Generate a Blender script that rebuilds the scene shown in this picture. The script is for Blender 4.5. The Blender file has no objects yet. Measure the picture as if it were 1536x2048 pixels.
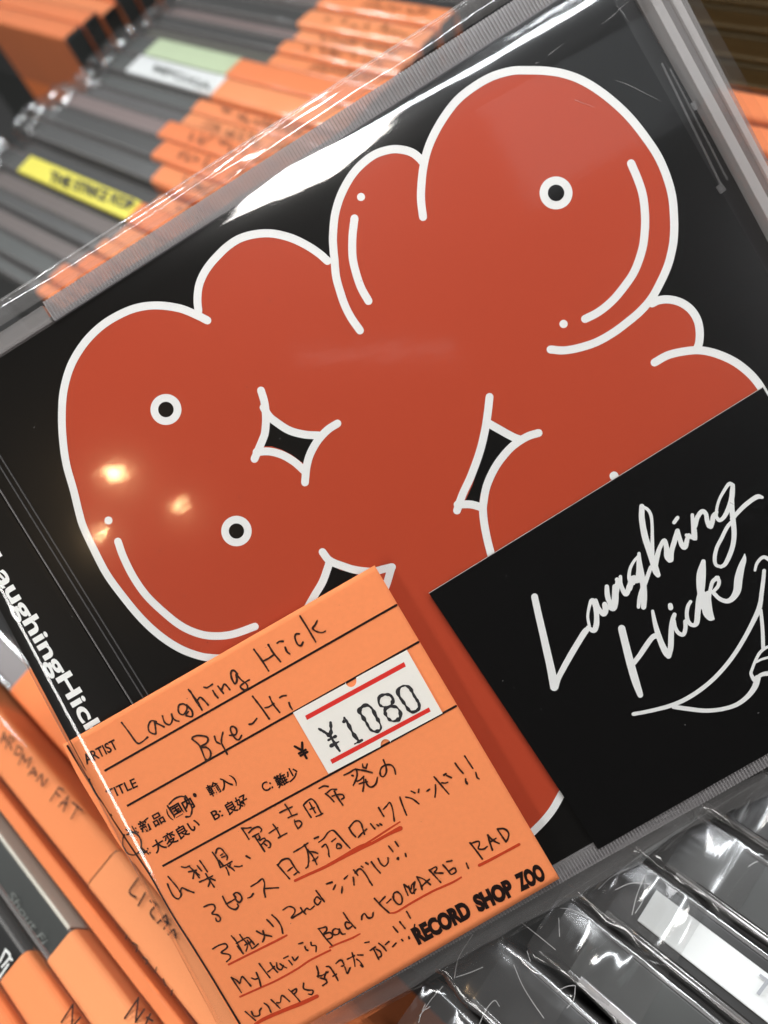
import bpy, bmesh, math, random
from mathutils import Vector, Matrix, noise

# ------------------------------------------------------------------ units: metres; helpers work in millimetres
MM = 0.001
sc = bpy.context.scene
C = sc.collection
random.seed(7)

# ------------------------------------------------------------------ camera (phone held over the rack)
F = 1593.0                      # focal length in photo pixels (photo 1536 x 2048)
H = 148.0                       # height of the lens over the tops of the racked cases, mm
# rack axes seen from the lens (x right, y up, z forward): spines run along R1, cases are stacked along R2
R1 = Vector((-2286, 1374, F)).normalized()
R2 = Vector((4300, 5300, F)); R2 = (R2 - R1 * R2.dot(R1)).normalized()
t = R1.cross(R2)
RN = Vector((t.x, t.y, t.z))
def cam2world(v, point=True):   # rack frame is the world: X = stacking direction, Y = along the spines, Z = up
    w = Vector((v.dot(R2), v.dot(R1), v.dot(RN)))
    return w + Vector((0, 0, H)) if point else w
cam_d = bpy.data.cameras.new('camera')
cam = bpy.data.objects.new('camera', cam_d); C.objects.link(cam)
cam_d.sensor_fit = 'VERTICAL'; cam_d.sensor_height = 24.0; cam_d.lens = 24.0 * F / 2048
cam_d.clip_start = 0.005; cam_d.clip_end = 20
rx = cam2world(Vector((1, 0, 0)), False); ry = cam2world(Vector((0, 1, 0)), False); rz = -cam2world(Vector((0, 0, 1)), False)
M = Matrix((rx, ry, rz)).transposed().to_4x4(); M.translation = Vector((0, 0, H * MM))
cam.matrix_world = M
cam_d.dof.use_dof = True; cam_d.dof.focus_distance = 0.122; cam_d.dof.aperture_fstop = cam_d.lens / 2.05
sc.camera = cam

# ------------------------------------------------------------------ world and exposure
w = bpy.data.worlds.new('World'); sc.world = w; w.use_nodes = True
w.node_tree.nodes['Background'].inputs[0].default_value = (1.0, 0.93, 0.86, 1)
w.node_tree.nodes['Background'].inputs[1].default_value = 0.04
sc.view_settings.view_transform = 'Standard'; sc.view_settings.look = 'None'
sc.view_settings.exposure = 0.0; sc.view_settings.gamma = 1.0
sc.render.engine = 'CYCLES'
sc.cycles.use_denoising = True
sc.cycles.max_bounces = 10; sc.cycles.transparent_max_bounces = 24
sc.cycles.sample_clamp_indirect = 4.0
sc.cycles.caustics_reflective = False; sc.cycles.caustics_refractive = False

# ------------------------------------------------------------------ frame of the case in the hand
D0 = 121.0
X = Vector((22700, 13700, -1593)).normalized()
Y = Vector((-18000, 30200, -1593)); Y = (Y - X * Y.dot(X)).normalized()
N = X.cross(Y)
if N.z > 0: N = -N
O = Vector((0, 0, D0))
CASE = Matrix((cam2world(X, False), cam2world(Y, False), cam2world(N, False))).transposed().to_4x4()
CASE.translation = cam2world(O) * MM
def P(px, py, z=0.0):
    """photo pixel -> millimetres on the plane of the case (z above the cover print)"""
    d = Vector(((px - 768) / F, -(py - 1024) / F, 1.0))
    o = O + N * z
    p = d * (o.dot(N) / d.dot(N))
    q = p - O
    return Vector((q.dot(X), q.dot(Y)))
def R(px, py, z=0.0):
    """photo pixel -> point on the horizontal plane of the rack (mm)"""
    d = Vector(((px - 768) / F, -(py - 1024) / F, 1.0))
    wd = Vector((d.dot(R2), d.dot(R1), d.dot(RN)))
    return Vector((0, 0, H)) + wd * ((z - H) / wd.z)

# ------------------------------------------------------------------ lamps: shop ceiling tubes, warm spots and added fill lamps
def area(name, loc, target, sx, sy, power, col):
    d = bpy.data.lights.new(name, 'AREA'); d.shape = 'RECTANGLE'; d.size = sx; d.size_y = sy
    d.energy = power; d.color = col
    o = bpy.data.objects.new(name, d); C.objects.link(o)
    o.location = loc
    o.rotation_euler = (Vector(target) - Vector(loc)).to_track_quat('-Z', 'Y').to_euler()
    return o
def mirror_dir(px, py, tx=0.0, ty=0.0, z=2.0):
    """where the film over the case, tilted by tx, ty (slopes along case X, Y), sends the view ray; returns (point, direction) in the world"""
    q = P(px, py, z)
    pt = CASE @ (Vector((q.x, q.y, z)) * MM)
    n = (CASE.to_3x3() @ Vector((tx, ty, 1))).normalized()
    d = (pt - Vector((0, 0, H * MM))).normalized()
    return pt, (d - n * 2 * d.dot(n)).normalized()
def tube(name, px, py, tx, ty, dist, length, width, power, col, along):
    pt, r = mirror_dir(px, py, tx, ty)
    loc = pt + r * dist
    o = area(name, loc, pt, length, width, power, col)
    # turn the tube's long side along the wanted case axis
    ax = CASE.to_3x3() @ Vector(along)
    zz = -(pt - loc).normalized(); xx = (ax - zz * ax.dot(zz)).normalized(); yy = zz.cross(xx)
    m = Matrix((xx, yy, zz)).transposed().to_4x4(); m.translation = loc
    o.matrix_world = m
    return o
LAMPS = dict(
    top=(1120, -10, -0.02, 0.23, 1.0, 0.66, 0.085, 6.4, (0.93, 0.97, 1.0), (1, 0, 0)),
    left=(172, 1500, -0.20, 0.05, 0.9, 0.16, 0.42, 3.6, (1.0, 0.98, 0.95), (1, 0, 0)),
)
for k, v in LAMPS.items(): tube('ceiling_tube', *v)
area('ceiling_tube', (0.1, 1.15, 1.0), (0.0, 0.0, 0), 1.0, 0.05, 15.0, (0.95, 0.98, 1.0))  # unseen fill tube, added to lift the light on the racks
# near lamp added up and left of the case, so light fades down the card
lp = CASE @ Vector((0.04, 0.20, 0.17))
lq = CASE @ (Vector((0.36, -0.03, 0.30)))
area('side_fill_lamp', lq, CASE @ Vector((0.02, -0.01, 0)), 0.14, 0.14, 0.68, (0.97, 0.98, 1.0))  # fill lamp added at the right to brighten cover and strip
area('near_fill_lamp', lp, CASE @ Vector((-0.02, 0.0, 0)), 0.06, 0.06, 0.39, (1.0, 0.96, 0.92))
for px, py, tx, ty, s in ((237, 955, 0, 0, 0.0135), (365, 1026, 0, 0, 0.008), (207, 1078, 0, 0, 0.0085)):  # last spot added for a broken glint in the film
    pt, r = mirror_dir(px, py, tx, ty)
    d = bpy.data.lights.new('ceiling_spot', 'AREA'); d.shape = 'DISK'; d.size = s; d.energy = 0.55 * (s / 0.034) ** 2; d.color = (1.0, 0.66, 0.33)
    o = bpy.data.objects.new('ceiling_spot', d); C.objects.link(o); o.location = pt + r * 0.9
    o.rotation_euler = (-r).to_track_quat('-Z', 'Y').to_euler()

tube('haze_panel', 1230, 40, 0, 0, 1.2, 0.42, 0.34, 0.21, (0.90, 0.96, 1.0), (1, 0, 0))  # dim panel added to lay a grey haze on the upper right film
tube('ceiling_strip', 752, 706, 0, 0, 1.0, 0.23, 0.012, 0.007, (1.0, 0.95, 0.92), (0.856, -0.51, 0))
# ------------------------------------------------------------------ materials
def srgb(r, g, b):
    f = lambda c: (c / 255) / 12.92 if c / 255 <= 0.04045 else ((c / 255 + 0.055) / 1.055) ** 2.4
    return (f(r), f(g), f(b), 1)
def mat(name, col, rough=0.5, spec=0.5, var=0.0, vscale=400.0, bump=0.0, bscale=2000.0, metal=0.0, stretch=None, coat=0.0):
    m = bpy.data.materials.new(name); m.use_nodes = True
    nt = m.node_tree; b = nt.nodes['Principled BSDF']
    b.inputs['Base Color'].default_value = col; b.inputs['Roughness'].default_value = rough
    b.inputs['Specular IOR Level'].default_value = spec; b.inputs['Metallic'].default_value = metal
    b.inputs['Coat Weight'].default_value = coat; b.inputs['Coat Roughness'].default_value = 0.08
    tc = nt.nodes.new('ShaderNodeTexCoord')
    mp = nt.nodes.new('ShaderNodeMapping'); nt.links.new(tc.outputs['Object'], mp.inputs[0])
    if stretch: mp.inputs['Scale'].default_value = stretch
    if var:
        n = nt.nodes.new('ShaderNodeTexNoise'); n.inputs['Scale'].default_value = vscale; n.inputs['Detail'].default_value = 5
        nt.links.new(mp.outputs[0], n.inputs['Vector'])
        r = nt.nodes.new('ShaderNodeMapRange'); r.inputs[3].default_value = 1 - var; r.inputs[4].default_value = 1 + var
        nt.links.new(n.outputs['Fac'], r.inputs[0])
        h = nt.nodes.new('ShaderNodeVectorMath'); h.operation = 'SCALE'; h.inputs[0].default_value = col[:3]
        nt.links.new(r.outputs[0], h.inputs['Scale']); nt.links.new(h.outputs[0], b.inputs['Base Color'])
    if bump:
        n = nt.nodes.new('ShaderNodeTexNoise'); n.inputs['Scale'].default_value = bscale; n.inputs['Detail'].default_value = 3
        nt.links.new(mp.outputs[0], n.inputs['Vector'])
        bp = nt.nodes.new('ShaderNodeBump'); bp.inputs['Strength'].default_value = 1; bp.inputs['Distance'].default_value = bump * MM
        nt.links.new(n.outputs['Fac'], bp.inputs['Height']); nt.links.new(bp.outputs[0], b.inputs['Normal'])
    return m
def film(name, tint=(0.97, 0.97, 0.97), rough=0.03, k=1.0, base=0.0, bump=0.0, bscale=60.0, milk=0.0, stretch=(1, 1, 1), rough2=None, w2=0.0, detail=2.0, gain=1.0):
    """clear plastic: lets light straight through, mirrors by angle; milk adds a little white scatter"""
    m = bpy.data.materials.new(name); m.use_nodes = True
    nt = m.node_tree; nt.nodes.clear()
    out = nt.nodes.new('ShaderNodeOutputMaterial')
    tr = nt.nodes.new('ShaderNodeBsdfTransparent'); tr.inputs[0].default_value = (*tint, 1)
    gl = nt.nodes.new('ShaderNodeBsdfGlossy'); gl.inputs['Roughness'].default_value = rough; gl.inputs[0].default_value = (gain, gain, gain, 1)
    # Schlick's law, the same from both sides of the thin sheet
    ge = nt.nodes.new('ShaderNodeNewGeometry')
    dt = nt.nodes.new('ShaderNodeVectorMath'); dt.operation = 'DOT_PRODUCT'
    nt.links.new(ge.outputs['Incoming'], dt.inputs[0]); nt.links.new(ge.outputs['Normal'], dt.inputs[1])
    ab = nt.nodes.new('ShaderNodeMath'); ab.operation = 'ABSOLUTE'; nt.links.new(dt.outputs['Value'], ab.inputs[0])
    om = nt.nodes.new('ShaderNodeMath'); om.operation = 'SUBTRACT'; om.inputs[0].default_value = 1.0; om.use_clamp = True; nt.links.new(ab.outputs[0], om.inputs[1])
    pw = nt.nodes.new('ShaderNodeMath'); pw.operation = 'POWER'; pw.inputs[1].default_value = 5.0; nt.links.new(om.outputs[0], pw.inputs[0])
    fr = nt.nodes.new('ShaderNodeMath'); fr.operation = 'MULTIPLY_ADD'; fr.inputs[1].default_value = 0.95; fr.inputs[2].default_value = 0.045; nt.links.new(pw.outputs[0], fr.inputs[0])
    ma = nt.nodes.new('ShaderNodeMath'); ma.operation = 'MULTIPLY_ADD'; ma.use_clamp = True
    ma.inputs[1].default_value = k; ma.inputs[2].default_value = base
    nt.links.new(fr.outputs[0], ma.inputs[0])
    mx = nt.nodes.new('ShaderNodeMixShader')
    nt.links.new(ma.outputs[0], mx.inputs[0]); nt.links.new(tr.outputs[0], mx.inputs[1]); nt.links.new(gl.outputs[0], mx.inputs[2])
    last = mx
    if bump:
        tc = nt.nodes.new('ShaderNodeTexCoord'); mp = nt.nodes.new('ShaderNodeMapping'); mp.inputs['Scale'].default_value = stretch
        nt.links.new(tc.outputs['Object'], mp.inputs[0])
        n = nt.nodes.new('ShaderNodeTexNoise'); n.inputs['Scale'].default_value = bscale; n.inputs['Detail'].default_value = detail
        nt.links.new(mp.outputs[0], n.inputs['Vector'])
        bp = nt.nodes.new('ShaderNodeBump'); bp.inputs['Strength'].default_value = 1; bp.inputs['Distance'].default_value = bump * MM
        nt.links.new(n.outputs['Fac'], bp.inputs['Height'])
        nt.links.new(bp.outputs[0], gl.inputs['Normal'])
    if w2:
        g2 = nt.nodes.new('ShaderNodeBsdfGlossy'); g2.inputs['Roughness'].default_value = rough2
        m2 = nt.nodes.new('ShaderNodeMixShader'); m2.inputs[0].default_value = w2
        nt.links.new(last.outputs[0], m2.inputs[1]); nt.links.new(g2.outputs[0], m2.inputs[2]); last = m2
    if milk:
        df = nt.nodes.new('ShaderNodeBsdfDiffuse'); df.inputs[0].default_value = (0.8, 0.78, 0.77, 1)
        m3 = nt.nodes.new('ShaderNodeMixShader'); m3.inputs[0].default_value = milk
        nt.links.new(last.outputs[0], m3.inputs[1]); nt.links.new(df.outputs[0], m3.inputs[2]); last = m3
    nt.links.new(last.outputs[0], out.inputs[0])
    return m
BLACK = mat('black_print', (0.0050, 0.0048, 0.0046, 1), 0.28, 0.3, bump=0.0012, bscale=9000)
RED = mat('red_print', (0.50, 0.062, 0.024, 1), 0.42, 0.3, var=0.04, vscale=6000, bump=0.0010, bscale=9000)
WHITE = mat('white_print', (0.88, 0.89, 0.87, 1), 0.45, 0.4, var=0.02, vscale=4000)
OBI = mat('black_card', (0.0028, 0.0028, 0.0030, 1), 0.45, 0.12, bump=0.02, bscale=90)
PAPER = mat('orange_paper', (0.97, 0.295, 0.112, 1), 0.75, 0.15, var=0.05, vscale=1400, bump=0.006, bscale=5000)
PAPERS = [mat('orange_paper_%s' % s, c, 0.7, 0.2, var=0.03, vscale=2500) for s, c in
          (('plain', (0.93, 0.29, 0.105, 1)), ('pale', (0.95, 0.33, 0.13, 1)), ('deep', (0.90, 0.25, 0.085, 1)))]
GOLDSP = mat('gold_metal_spine', (0.20, 0.13, 0.06, 1), 0.25, 0.5, bump=1.2, bscale=90, metal=0.7)  # dark gold metallic base with coarse bumps
CARD_EDGE = mat('paper_edge', (0.55, 0.5, 0.48, 1), 0.8, 0.2)
LINE = mat('printed_line', (0.012, 0.004, 0.003, 1), 0.6, 0.2)
INK = mat('pen_ink', (0.030, 0.010, 0.005, 1), 0.5, 0.3, var=0.25, vscale=3000)
REDPEN = mat('red_felt_pen', (0.56, 0.052, 0.014, 1), 0.6, 0.2, var=0.12, vscale=1500)
STICKER = mat('sticker_paper', (0.88, 0.85, 0.79, 1), 0.55, 0.3, var=0.015, vscale=1500)
STICKRED = mat('sticker_red', (0.72, 0.030, 0.022, 1), 0.5, 0.3)
STAMP = mat('stamp_ink', (0.030, 0.028, 0.030, 1), 0.6, 0.2, var=0.7, vscale=2600)
CLEAR = film('clear_case_plastic', (0.96, 0.96, 0.965), 0.13, 0.55)
RIM = film('ribbed_case_plastic', (0.74, 0.73, 0.75), 0.12, 1.0, 0.05, milk=0.25)
RAIL = film('case_wall_plastic', (0.82, 0.79, 0.78), 0.08, 1.0, 0.04, milk=0.17)
SLEEVE = film('sleeve_film', (0.975, 0.97, 0.965), 0.06, 1.0, 0.0, bump=0.014, bscale=200, rough2=0.30, w2=0.006, stretch=(1, 1.6, 1))
FLAP = film('sleeve_flap_film', (0.93, 0.90, 0.89), 0.09, 1.1, 0.02, bump=0.12, bscale=200, milk=0.07, stretch=(0.5, 4, 1))
HEM = film('hem_film', (0.88, 0.87, 0.88), 0.16, 1.0, 0.01, bump=0.05, bscale=150, milk=0.10, stretch=(0.5, 3, 1))
GOLD = film('warm_glinting_film', (0.75, 0.66, 0.5), 0.15, 2.6, 0.14, bump=1.6, bscale=60, detail=3, stretch=(2.5, 0.7, 1))
GOLD.node_tree.nodes['Glossy BSDF'].inputs[0].default_value = (1.0, 0.78, 0.45, 1)  # warm lamp reflections put in as a gold tint of the gloss
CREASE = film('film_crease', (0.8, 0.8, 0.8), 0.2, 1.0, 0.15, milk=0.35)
SHINE = film('near_bag_film', (0.95, 0.95, 0.94), 0.06, 1.0, 0.0, bump=0.12, bscale=60, milk=0.01, stretch=(3, 0.5, 1))
SCRATCH = film('scratch', (0.8, 0.8, 0.8), 0.3, 1.0, 0.0, milk=0.16)
TABF = film('tab_plastic', (0.85, 0.85, 0.86), 0.08, 1.2, 0.03, milk=0.07)
CRUMPLE = film('crumpled_film', (0.90, 0.90, 0.90), 0.13, 1.0, 0.01, bump=0.5, bscale=75, milk=0.03, detail=2)
BAG = film('bag_film', (0.93, 0.93, 0.93), 0.14, 0.8, 0.0, bump=0.22, bscale=70, milk=0.02, stretch=(3, 0.6, 1))
DARKS = [mat('spine_' + n, c, 0.35, 0.5) for n, c in (('black', (0.012, 0.012, 0.012, 1)), ('charcoal', (0.045, 0.048, 0.046, 1)), ('slate', (0.075, 0.075, 0.080, 1)),
         ('taupe', (0.13, 0.105, 0.10, 1)), ('olive', (0.065, 0.068, 0.052, 1)), ('mauve', (0.20, 0.135, 0.13, 1)))]
YELLOW = mat('spine_yellow', (0.90, 0.80, 0.06, 1), 0.5); GREEN = mat('spine_green', (0.55, 0.66, 0.42, 1), 0.5)
PAPERW = mat('spine_white', (0.82, 0.84, 0.83, 1), 0.5); CREAM = mat('spine_cream', (0.66, 0.62, 0.54, 1), 0.5)
SHELF = mat('shelf_black', (0.01, 0.009, 0.008, 1), 0.7)
TRAY = mat('tray_black', (0.012, 0.012, 0.012, 1), 0.4)
GREYTXT = mat('faint_grey_print', (0.16, 0.17, 0.16, 1), 0.5)

# ------------------------------------------------------------------ mesh builders
def link(name, me, m=None, parent=None, label=None):
    o = bpy.data.objects.new(name, me); C.objects.link(o)
    if m: me.materials.append(m)
    if parent: o.parent = parent
    if label: o['label'] = label
    return o
def from_data(name, vs, fs, m, parent=None, label=None, smooth=False):
    me = bpy.data.meshes.new(name)
    me.from_pydata([Vector(v) * MM for v in vs], [], fs)
    if smooth: me.polygons.foreach_set('use_smooth', [True] * len(me.polygons))
    me.update()
    return link(name, me, m, parent, label)
def root(name, label, cat, matrix=None, group=None):
    o = bpy.data.objects.new(name, None); C.objects.link(o); o.empty_display_size = 0.01
    o['label'] = label; o['category'] = cat
    if group: o['group'] = group
    if matrix is not None: o.matrix_world = matrix
    return o
def catmull(pts, n=6, closed=False):
    pts = [Vector(p) for p in pts]
    if len(pts) < 3: 
        return pts if not closed else pts
    q = []
    L = len(pts)
    rng = range(L if closed else L - 1)
    for i in rng:
        p1, p2 = pts[i], pts[(i + 1) % L]
        p0 = pts[(i - 1) % L] if (closed or i > 0) else p1 * 2 - p2
        p3 = pts[(i + 2) % L] if (closed or i + 2 < L) else p2 * 2 - p1
        for k in range(n):
            u = k / n
            q.append(0.5 * ((2 * p1) + (p2 - p0) * u + (2 * p0 - 5 * p1 + 4 * p2 - p3) * u * u + (3 * p1 - p0 - 3 * p2 + p3) * u ** 3))
    if not closed: q.append(pts[-1])
    return q
ZL = [0]
def ribbon(vs, fs, pts, wds, z, closed=False, caps=True, zadd=0.004):
    """flat stroke with round ends; pts in mm (2D); wds = width per point"""
    n = len(pts)
    if n < 2: return
    base = len(vs)
    nrm = []
    for i in range(n):
        a = pts[(i - 1) % n] if (closed or i > 0) else pts[i]
        b = pts[(i + 1) % n] if (closed or i < n - 1) else pts[i]
        d = (b - a)
        if d.length < 1e-6: d = Vector((1, 0))
        d.normalize(); nrm.append(Vector((-d.y, d.x)))
    for i in range(n):
        zz = z + zadd * i / n
        vs.append((pts[i].x + nrm[i].x * wds[i] / 2, pts[i].y + nrm[i].y * wds[i] / 2, zz))
        vs.append((pts[i].x - nrm[i].x * wds[i] / 2, pts[i].y - nrm[i].y * wds[i] / 2, zz))
    for i in range(n - 1 + (1 if closed else 0)):
        j = (i + 1) % n
        fs.append((base + 2 * i, base + 2 * i + 1, base + 2 * j + 1, base + 2 * j))
    if not closed and caps:
        for e, s in ((0, 1), (n - 1, -1)):
            c = pts[e]; zz = z + zadd * e / n; r = wds[e] / 2
            a0 = math.atan2(nrm[e].y, nrm[e].x)
            idx = [base + 2 * e]
            for k in range(1, 6):
                a = a0 + s * math.pi * k / 6
                vs.append((c.x + r * math.cos(a), c.y + r * math.sin(a), zz)); idx.append(len(vs) - 1)
            idx.append(base + 2 * e + 1)
            fs.append(tuple(idx if s > 0 else idx[::-1]))
PXMM = D0 / F    # one photo pixel on the cover, in mm
def strokes(name, items, m, parent, z, width, conv=P, n=6, label=None, pz=0.0, jit=0.0):
    """items: lists of pixel points; an item may be (points, width) or (points, [widths])"""
    vs, fs = [], []
    for k, it in enumerate(items):
        wd = width
        closed = False
        if isinstance(it, dict): wd = it.get('w', width); closed = it.get('closed', False); it = it['p']
        if isinstance(wd, (int, float)): wl = [wd] * len(it)
        else: wl = list(wd)
        p3 = [Vector((a[0], a[1], b)) for a, b in zip(it, wl)]
        if len(p3) == 1: p3 = [p3[0] + Vector((-0.4, 0, 0)), p3[0] + Vector((0.4, 0, 0))]
        if len(p3) == 2:
            p3 = [p3[0].lerp(p3[1], u / 3) for u in range(4)]
        c = catmull(p3, n, closed)
        pts = []; ws = []
        for i, q in enumerate(c):
            v = conv(q.x, q.y, pz) if conv is P else conv(q.x, q.y)
            pts.append(Vector((v.x, v.y)))
            jj = 1 + (jit * noise.noise(Vector((q.x * 0.13, q.y * 0.13, k * 3.1))) if jit else 0)
            ws.append(max(0.02, q.z * PXMM * jj))
        ribbon(vs, fs, pts, ws, z + 0.0045 * (k % 12), closed)
    return from_data(name, vs, fs, m, parent, label)
def T(ox, oy, s, *strk):
    r = []
    for st in strk:
        if isinstance(st, dict):
            d = dict(st); d['p'] = [(ox + a / s, oy + b / s) for a, b in st['p']]; r.append(d)
        else: r.append([(ox + a / s, oy + b / s) for a, b in st])
    return r
def polygon(name, pix, m, parent, z, thick=0.0, smooth=0, label=None, pz=0.0):
    """filled outline, with real thickness when thick > 0"""
    if smooth: pix = [(q.x, q.y) for q in catmull([Vector((a, b, 0)) for a, b in pix], smooth, True)]
    pts = [P(a, b, pz) for a, b in pix]
    return plate(name, pts, m, parent, z, thick, label)
def plate(name, pts, m, parent, z, thick=0.0, label=None, bevel=0.0):
    if not thick:
        from mathutils.geometry import tessellate_polygon
        tri = tessellate_polygon([[Vector((p[0], p[1], 0)) for p in pts]])
        return from_data(name, [(p[0], p[1], z) for p in pts], [tuple(t_) for t_ in tri], m, parent, label)
    bm = bmesh.new()
    vs = [bm.verts.new(Vector((p[0], p[1], z)) * MM) for p in pts]
    f = bm.faces.new(vs)
    if f.normal.z < 0: f.normal_flip()
    if thick:
        r = bmesh.ops.extrude_face_region(bm, geom=[f])
        for v in r['geom']:
            if isinstance(v, bmesh.types.BMVert): v.co.z -= thick * MM
        bmesh.ops.recalc_face_normals(bm, faces=bm.faces)
        if bevel:
            bmesh.ops.bevel(bm, geom=[e for e in bm.edges], offset=bevel * MM, segments=2, affect='EDGES', profile=0.5)
    bmesh.ops.triangulate(bm, faces=[f for f in bm.faces if len(f.verts) > 4])
    me = bpy.data.meshes.new(name); bm.to_mesh(me); bm.free()
    return link(name, me, m, parent, label)
FONT_CACHE = {}
def text_mesh(s, bold=0.0):
    key = (s, bold)
    if key in FONT_CACHE: return FONT_CACHE[key]
    cu = bpy.data.curves.new('t', 'FONT'); cu.body = s; cu.offset = bold; cu.resolution_u = 4
    ob = bpy.data.objects.new('t', cu); C.objects.link(ob)
    bpy.context.view_layer.update()
    me = bpy.data.meshes.new_from_object(ob.evaluated_get(bpy.context.evaluated_depsgraph_get()))
    vs = [v.co.copy() for v in me.vertices]; fs = [tuple(p.vertices) for p in me.polygons]
    bpy.data.objects.remove(ob); bpy.data.meshes.remove(me)
    FONT_CACHE[key] = (vs, fs)
    return vs, fs
def lettering(name, lst, m, parent, z, conv=None, pz=0.0, label=None):
    """lst: (string, start pixel, end pixel, em height in px, bold[, flip])"""
    conv = conv or (lambda x, y: P(x, y, pz))
    V, Fc = [], []
    for it in lst:
        s, p0, p1, em, bold = it[:5]
        vs, fs = text_mesh(s, bold)
        x0 = min(v.x for v in vs); x1 = max(v.x for v in vs)
        a = Vector(p0); b = Vector(p1); d = b - a; L = d.length; u = d / L
        up = Vector((u.y, -u.x))          # photo pixels run downwards
        base = len(V)
        for v in vs:
            q = a + u * ((v.x - x0) / (x1 - x0) * L) + up * (v.y * em)
            c = conv(q.x, q.y)
            V.append((c[0], c[1], z))
        Fc += [tuple(base + i for i in f) for f in fs]
    return from_data(name, V, Fc, m, parent, label)
def line_x(p1, p2, q1, q2):
    p1, p2, q1, q2 = map(Vector, (p1, p2, q1, q2))
    d1 = p2 - p1; d2 = q2 - q1
    den = d1.x * d2.y - d1.y * d2.x
    s = ((q1.x - p1.x) * d2.y - (q1.y - p1.y) * d2.x) / den
    return p1 + d1 * s

# ------------------------------------------------------------------ the shelf under the racked cases
from_data('shelf', [(-400, -400, -150), (700, -400, -150), (700, 900, -150), (-400, 900, -150)], [(0, 1, 2, 3)], SHELF)['kind'] = 'structure'
# ================================================================== THE CASE IN FRONT
LEFT = ((25, 1024), (267, 1414)); RIGHT = ((1237, 17), (1441, 380)); TOP = ((0, 716), (512, 390)); BOT = ((1106, 1729), (1536, 1486))
def cnr(a, b): return line_x(*a, *b)
bk = [P(*cnr(l, h)) for l, h in ((LEFT, BOT), (RIGHT, BOT), (RIGHT, TOP), (LEFT, TOP))]
case = root('cd_case', 'clear jewel case in front, its black cover showing a red white-outlined bubble figure', 'CD case', CASE)
# mean rectangle of the booklet in case millimetres
bx0 = (bk[0].x + bk[3].x) / 2; bx1 = (bk[1].x + bk[2].x) / 2; by0 = (bk[0].y + bk[1].y) / 2; by1 = (bk[2].y + bk[3].y) / 2
book = plate('booklet', [bk[0], bk[1], bk[2], bk[3]], BLACK, case, 0.0, 1.2)
ox0 = bx0 - 11.3; ox1 = bx1 + 8.5; oy0 = by0 - 3.2; oy1 = by1 + 3.4
def xl(y): return -61.4 + 0.081 * y
# tray behind, spine inlay
tray = plate('tray', [(-57.5, oy0 + 1), (bx1 + 4, oy0 + 1), (bx1 + 4, oy1 - 1.4), (xl(oy1) + 1, oy1 - 1.4), (xl(-10) + 1, -10)], TRAY, case, -1.6, 6.0, bevel=0.6)
sL = P(*line_x((0, 960), (270, 1396), *BOT)); 
spine = plate('spine_inlay', [(-56.5, bk[0].y), (bk[0].x - 0.35, bk[0].y), (bk[3].x - 0.35, bk[3].y), (xl(bk[3].y) + 0.8, bk[3].y), (xl(-10) + 0.8, -10)], BLACK, case, -0.3, 1.0)
lettering('spine_lettering', [('LaughingHick', (-31, 1118), (187, 1488), 46, 0.026)], WHITE, spine, -0.27)
# hinge lines: clear ledges between spine and booklet
for dx in (0.15, 2.1, 3.0):
    p0 = bk[0] + Vector((dx, 0)); p1 = bk[3] + Vector((dx, 0))
    plate('hinge_ridge', [p0, p0 + Vector((0.14, 0)), p1 + Vector((0.14, 0)), p1], RAIL if dx < 1 else TABF, case, 0.30, 0.26)
# lid plate
lid = plate('lid', [(bk[0].x - 0.2, oy0), (ox1, oy0), (ox1, oy1), (bk[3].x - 0.2, oy1)], CLEAR, case, 1.35, 0.0)

# ---- cover print
S1 = [(415,641),(393,630),(360,617),(317,611),(277,615),(240,629),(203,652),(170,685),(143,729),(128,779),(124,829),(126,879),(133,929),(147,979),(158,1024),(167,1054),(187,1097),(213,1147),(247,1194),(283,1237),(320,1271),(360,1297),(400,1312),(430,1316),(470,1317)]
S2 = [(397,622),(395,599),(398,572),(407,549),(420,529),(437,510),(455,493),(478,478),(508,469),(542,467),(579,475),(612,490),(638,507),(655,522)]
S3 = [(846,325),(838,316),(825,306),(806,300),(783,299),(752,308),(725,327),(702,353),(682,390),(670,430),(666,473),(667,500),(669,519),(672,552),(679,579),(689,609),(702,635),(720,661)]
S4 = [(846,434),(842,400),(843,367),(847,333),(855,300),(869,267),(889,233),(915,200),(949,173),(985,153),(1024,142),(1057,141),(1091,142),(1124,147),(1157,158),(1191,177),(1224,202),(1257,233),(1287,270),(1314,310),(1332,350),(1344,393),(1348,440),(1347,480),(1341,512),(1334,535),(1322,562),(1304,595),(1281,622),(1254,645),(1224,667),(1191,685),(1157,696),(1127,701),(1101,699)]
S5 = [(1304,607),(1317,601),(1337,599),(1361,605),(1381,619),(1394,639),(1399,662),(1398,685),(1393,699)]
S6 = [(1309,725),(1337,710),(1374,702),(1404,701),(1437,709),(1471,725),(1501,749),(1523,777),(1540,812),(1552,850),(1558,900)]
S7 = [(1124,1586),(1106,1618),(1086,1643),(1064,1665)]
redpoly = S1[1:] + [(560,1330),(700,1500),(950,1720),(1064,1665)] + [(1086,1643),(1106,1618),(1124,1586),(1170,1480),(1300,1300),(1500,1000)] + S6[::-1][1:8] + S5[::-1] + [p for p in S4[1:] if S4.index(p) <= S4.index((1304,595))][::-1] + S3[1:13] + S2[::-1]
redpoly = [(a, b) for a, b in redpoly]
art = polygon('red_figure', redpoly, RED, book, 0.012)
stars = [
 [(537,834),(529,892),(548,892),(566,898),(584,908),(607,926),(611,905),(618,892),(627,880),(600,874),(572,864),(553,850)],
 [(977,860),(1023,885),(1005,903),(990,923),(977,944),(968,966),(962,985),(959,1008),(946,1002),(934,1000),(948,968),(958,935),(968,898)],
 [(665,1133),(680,1142),(712,1151),(745,1152),(745,1230),(630,1200),(645,1180),(657,1155)]]
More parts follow.
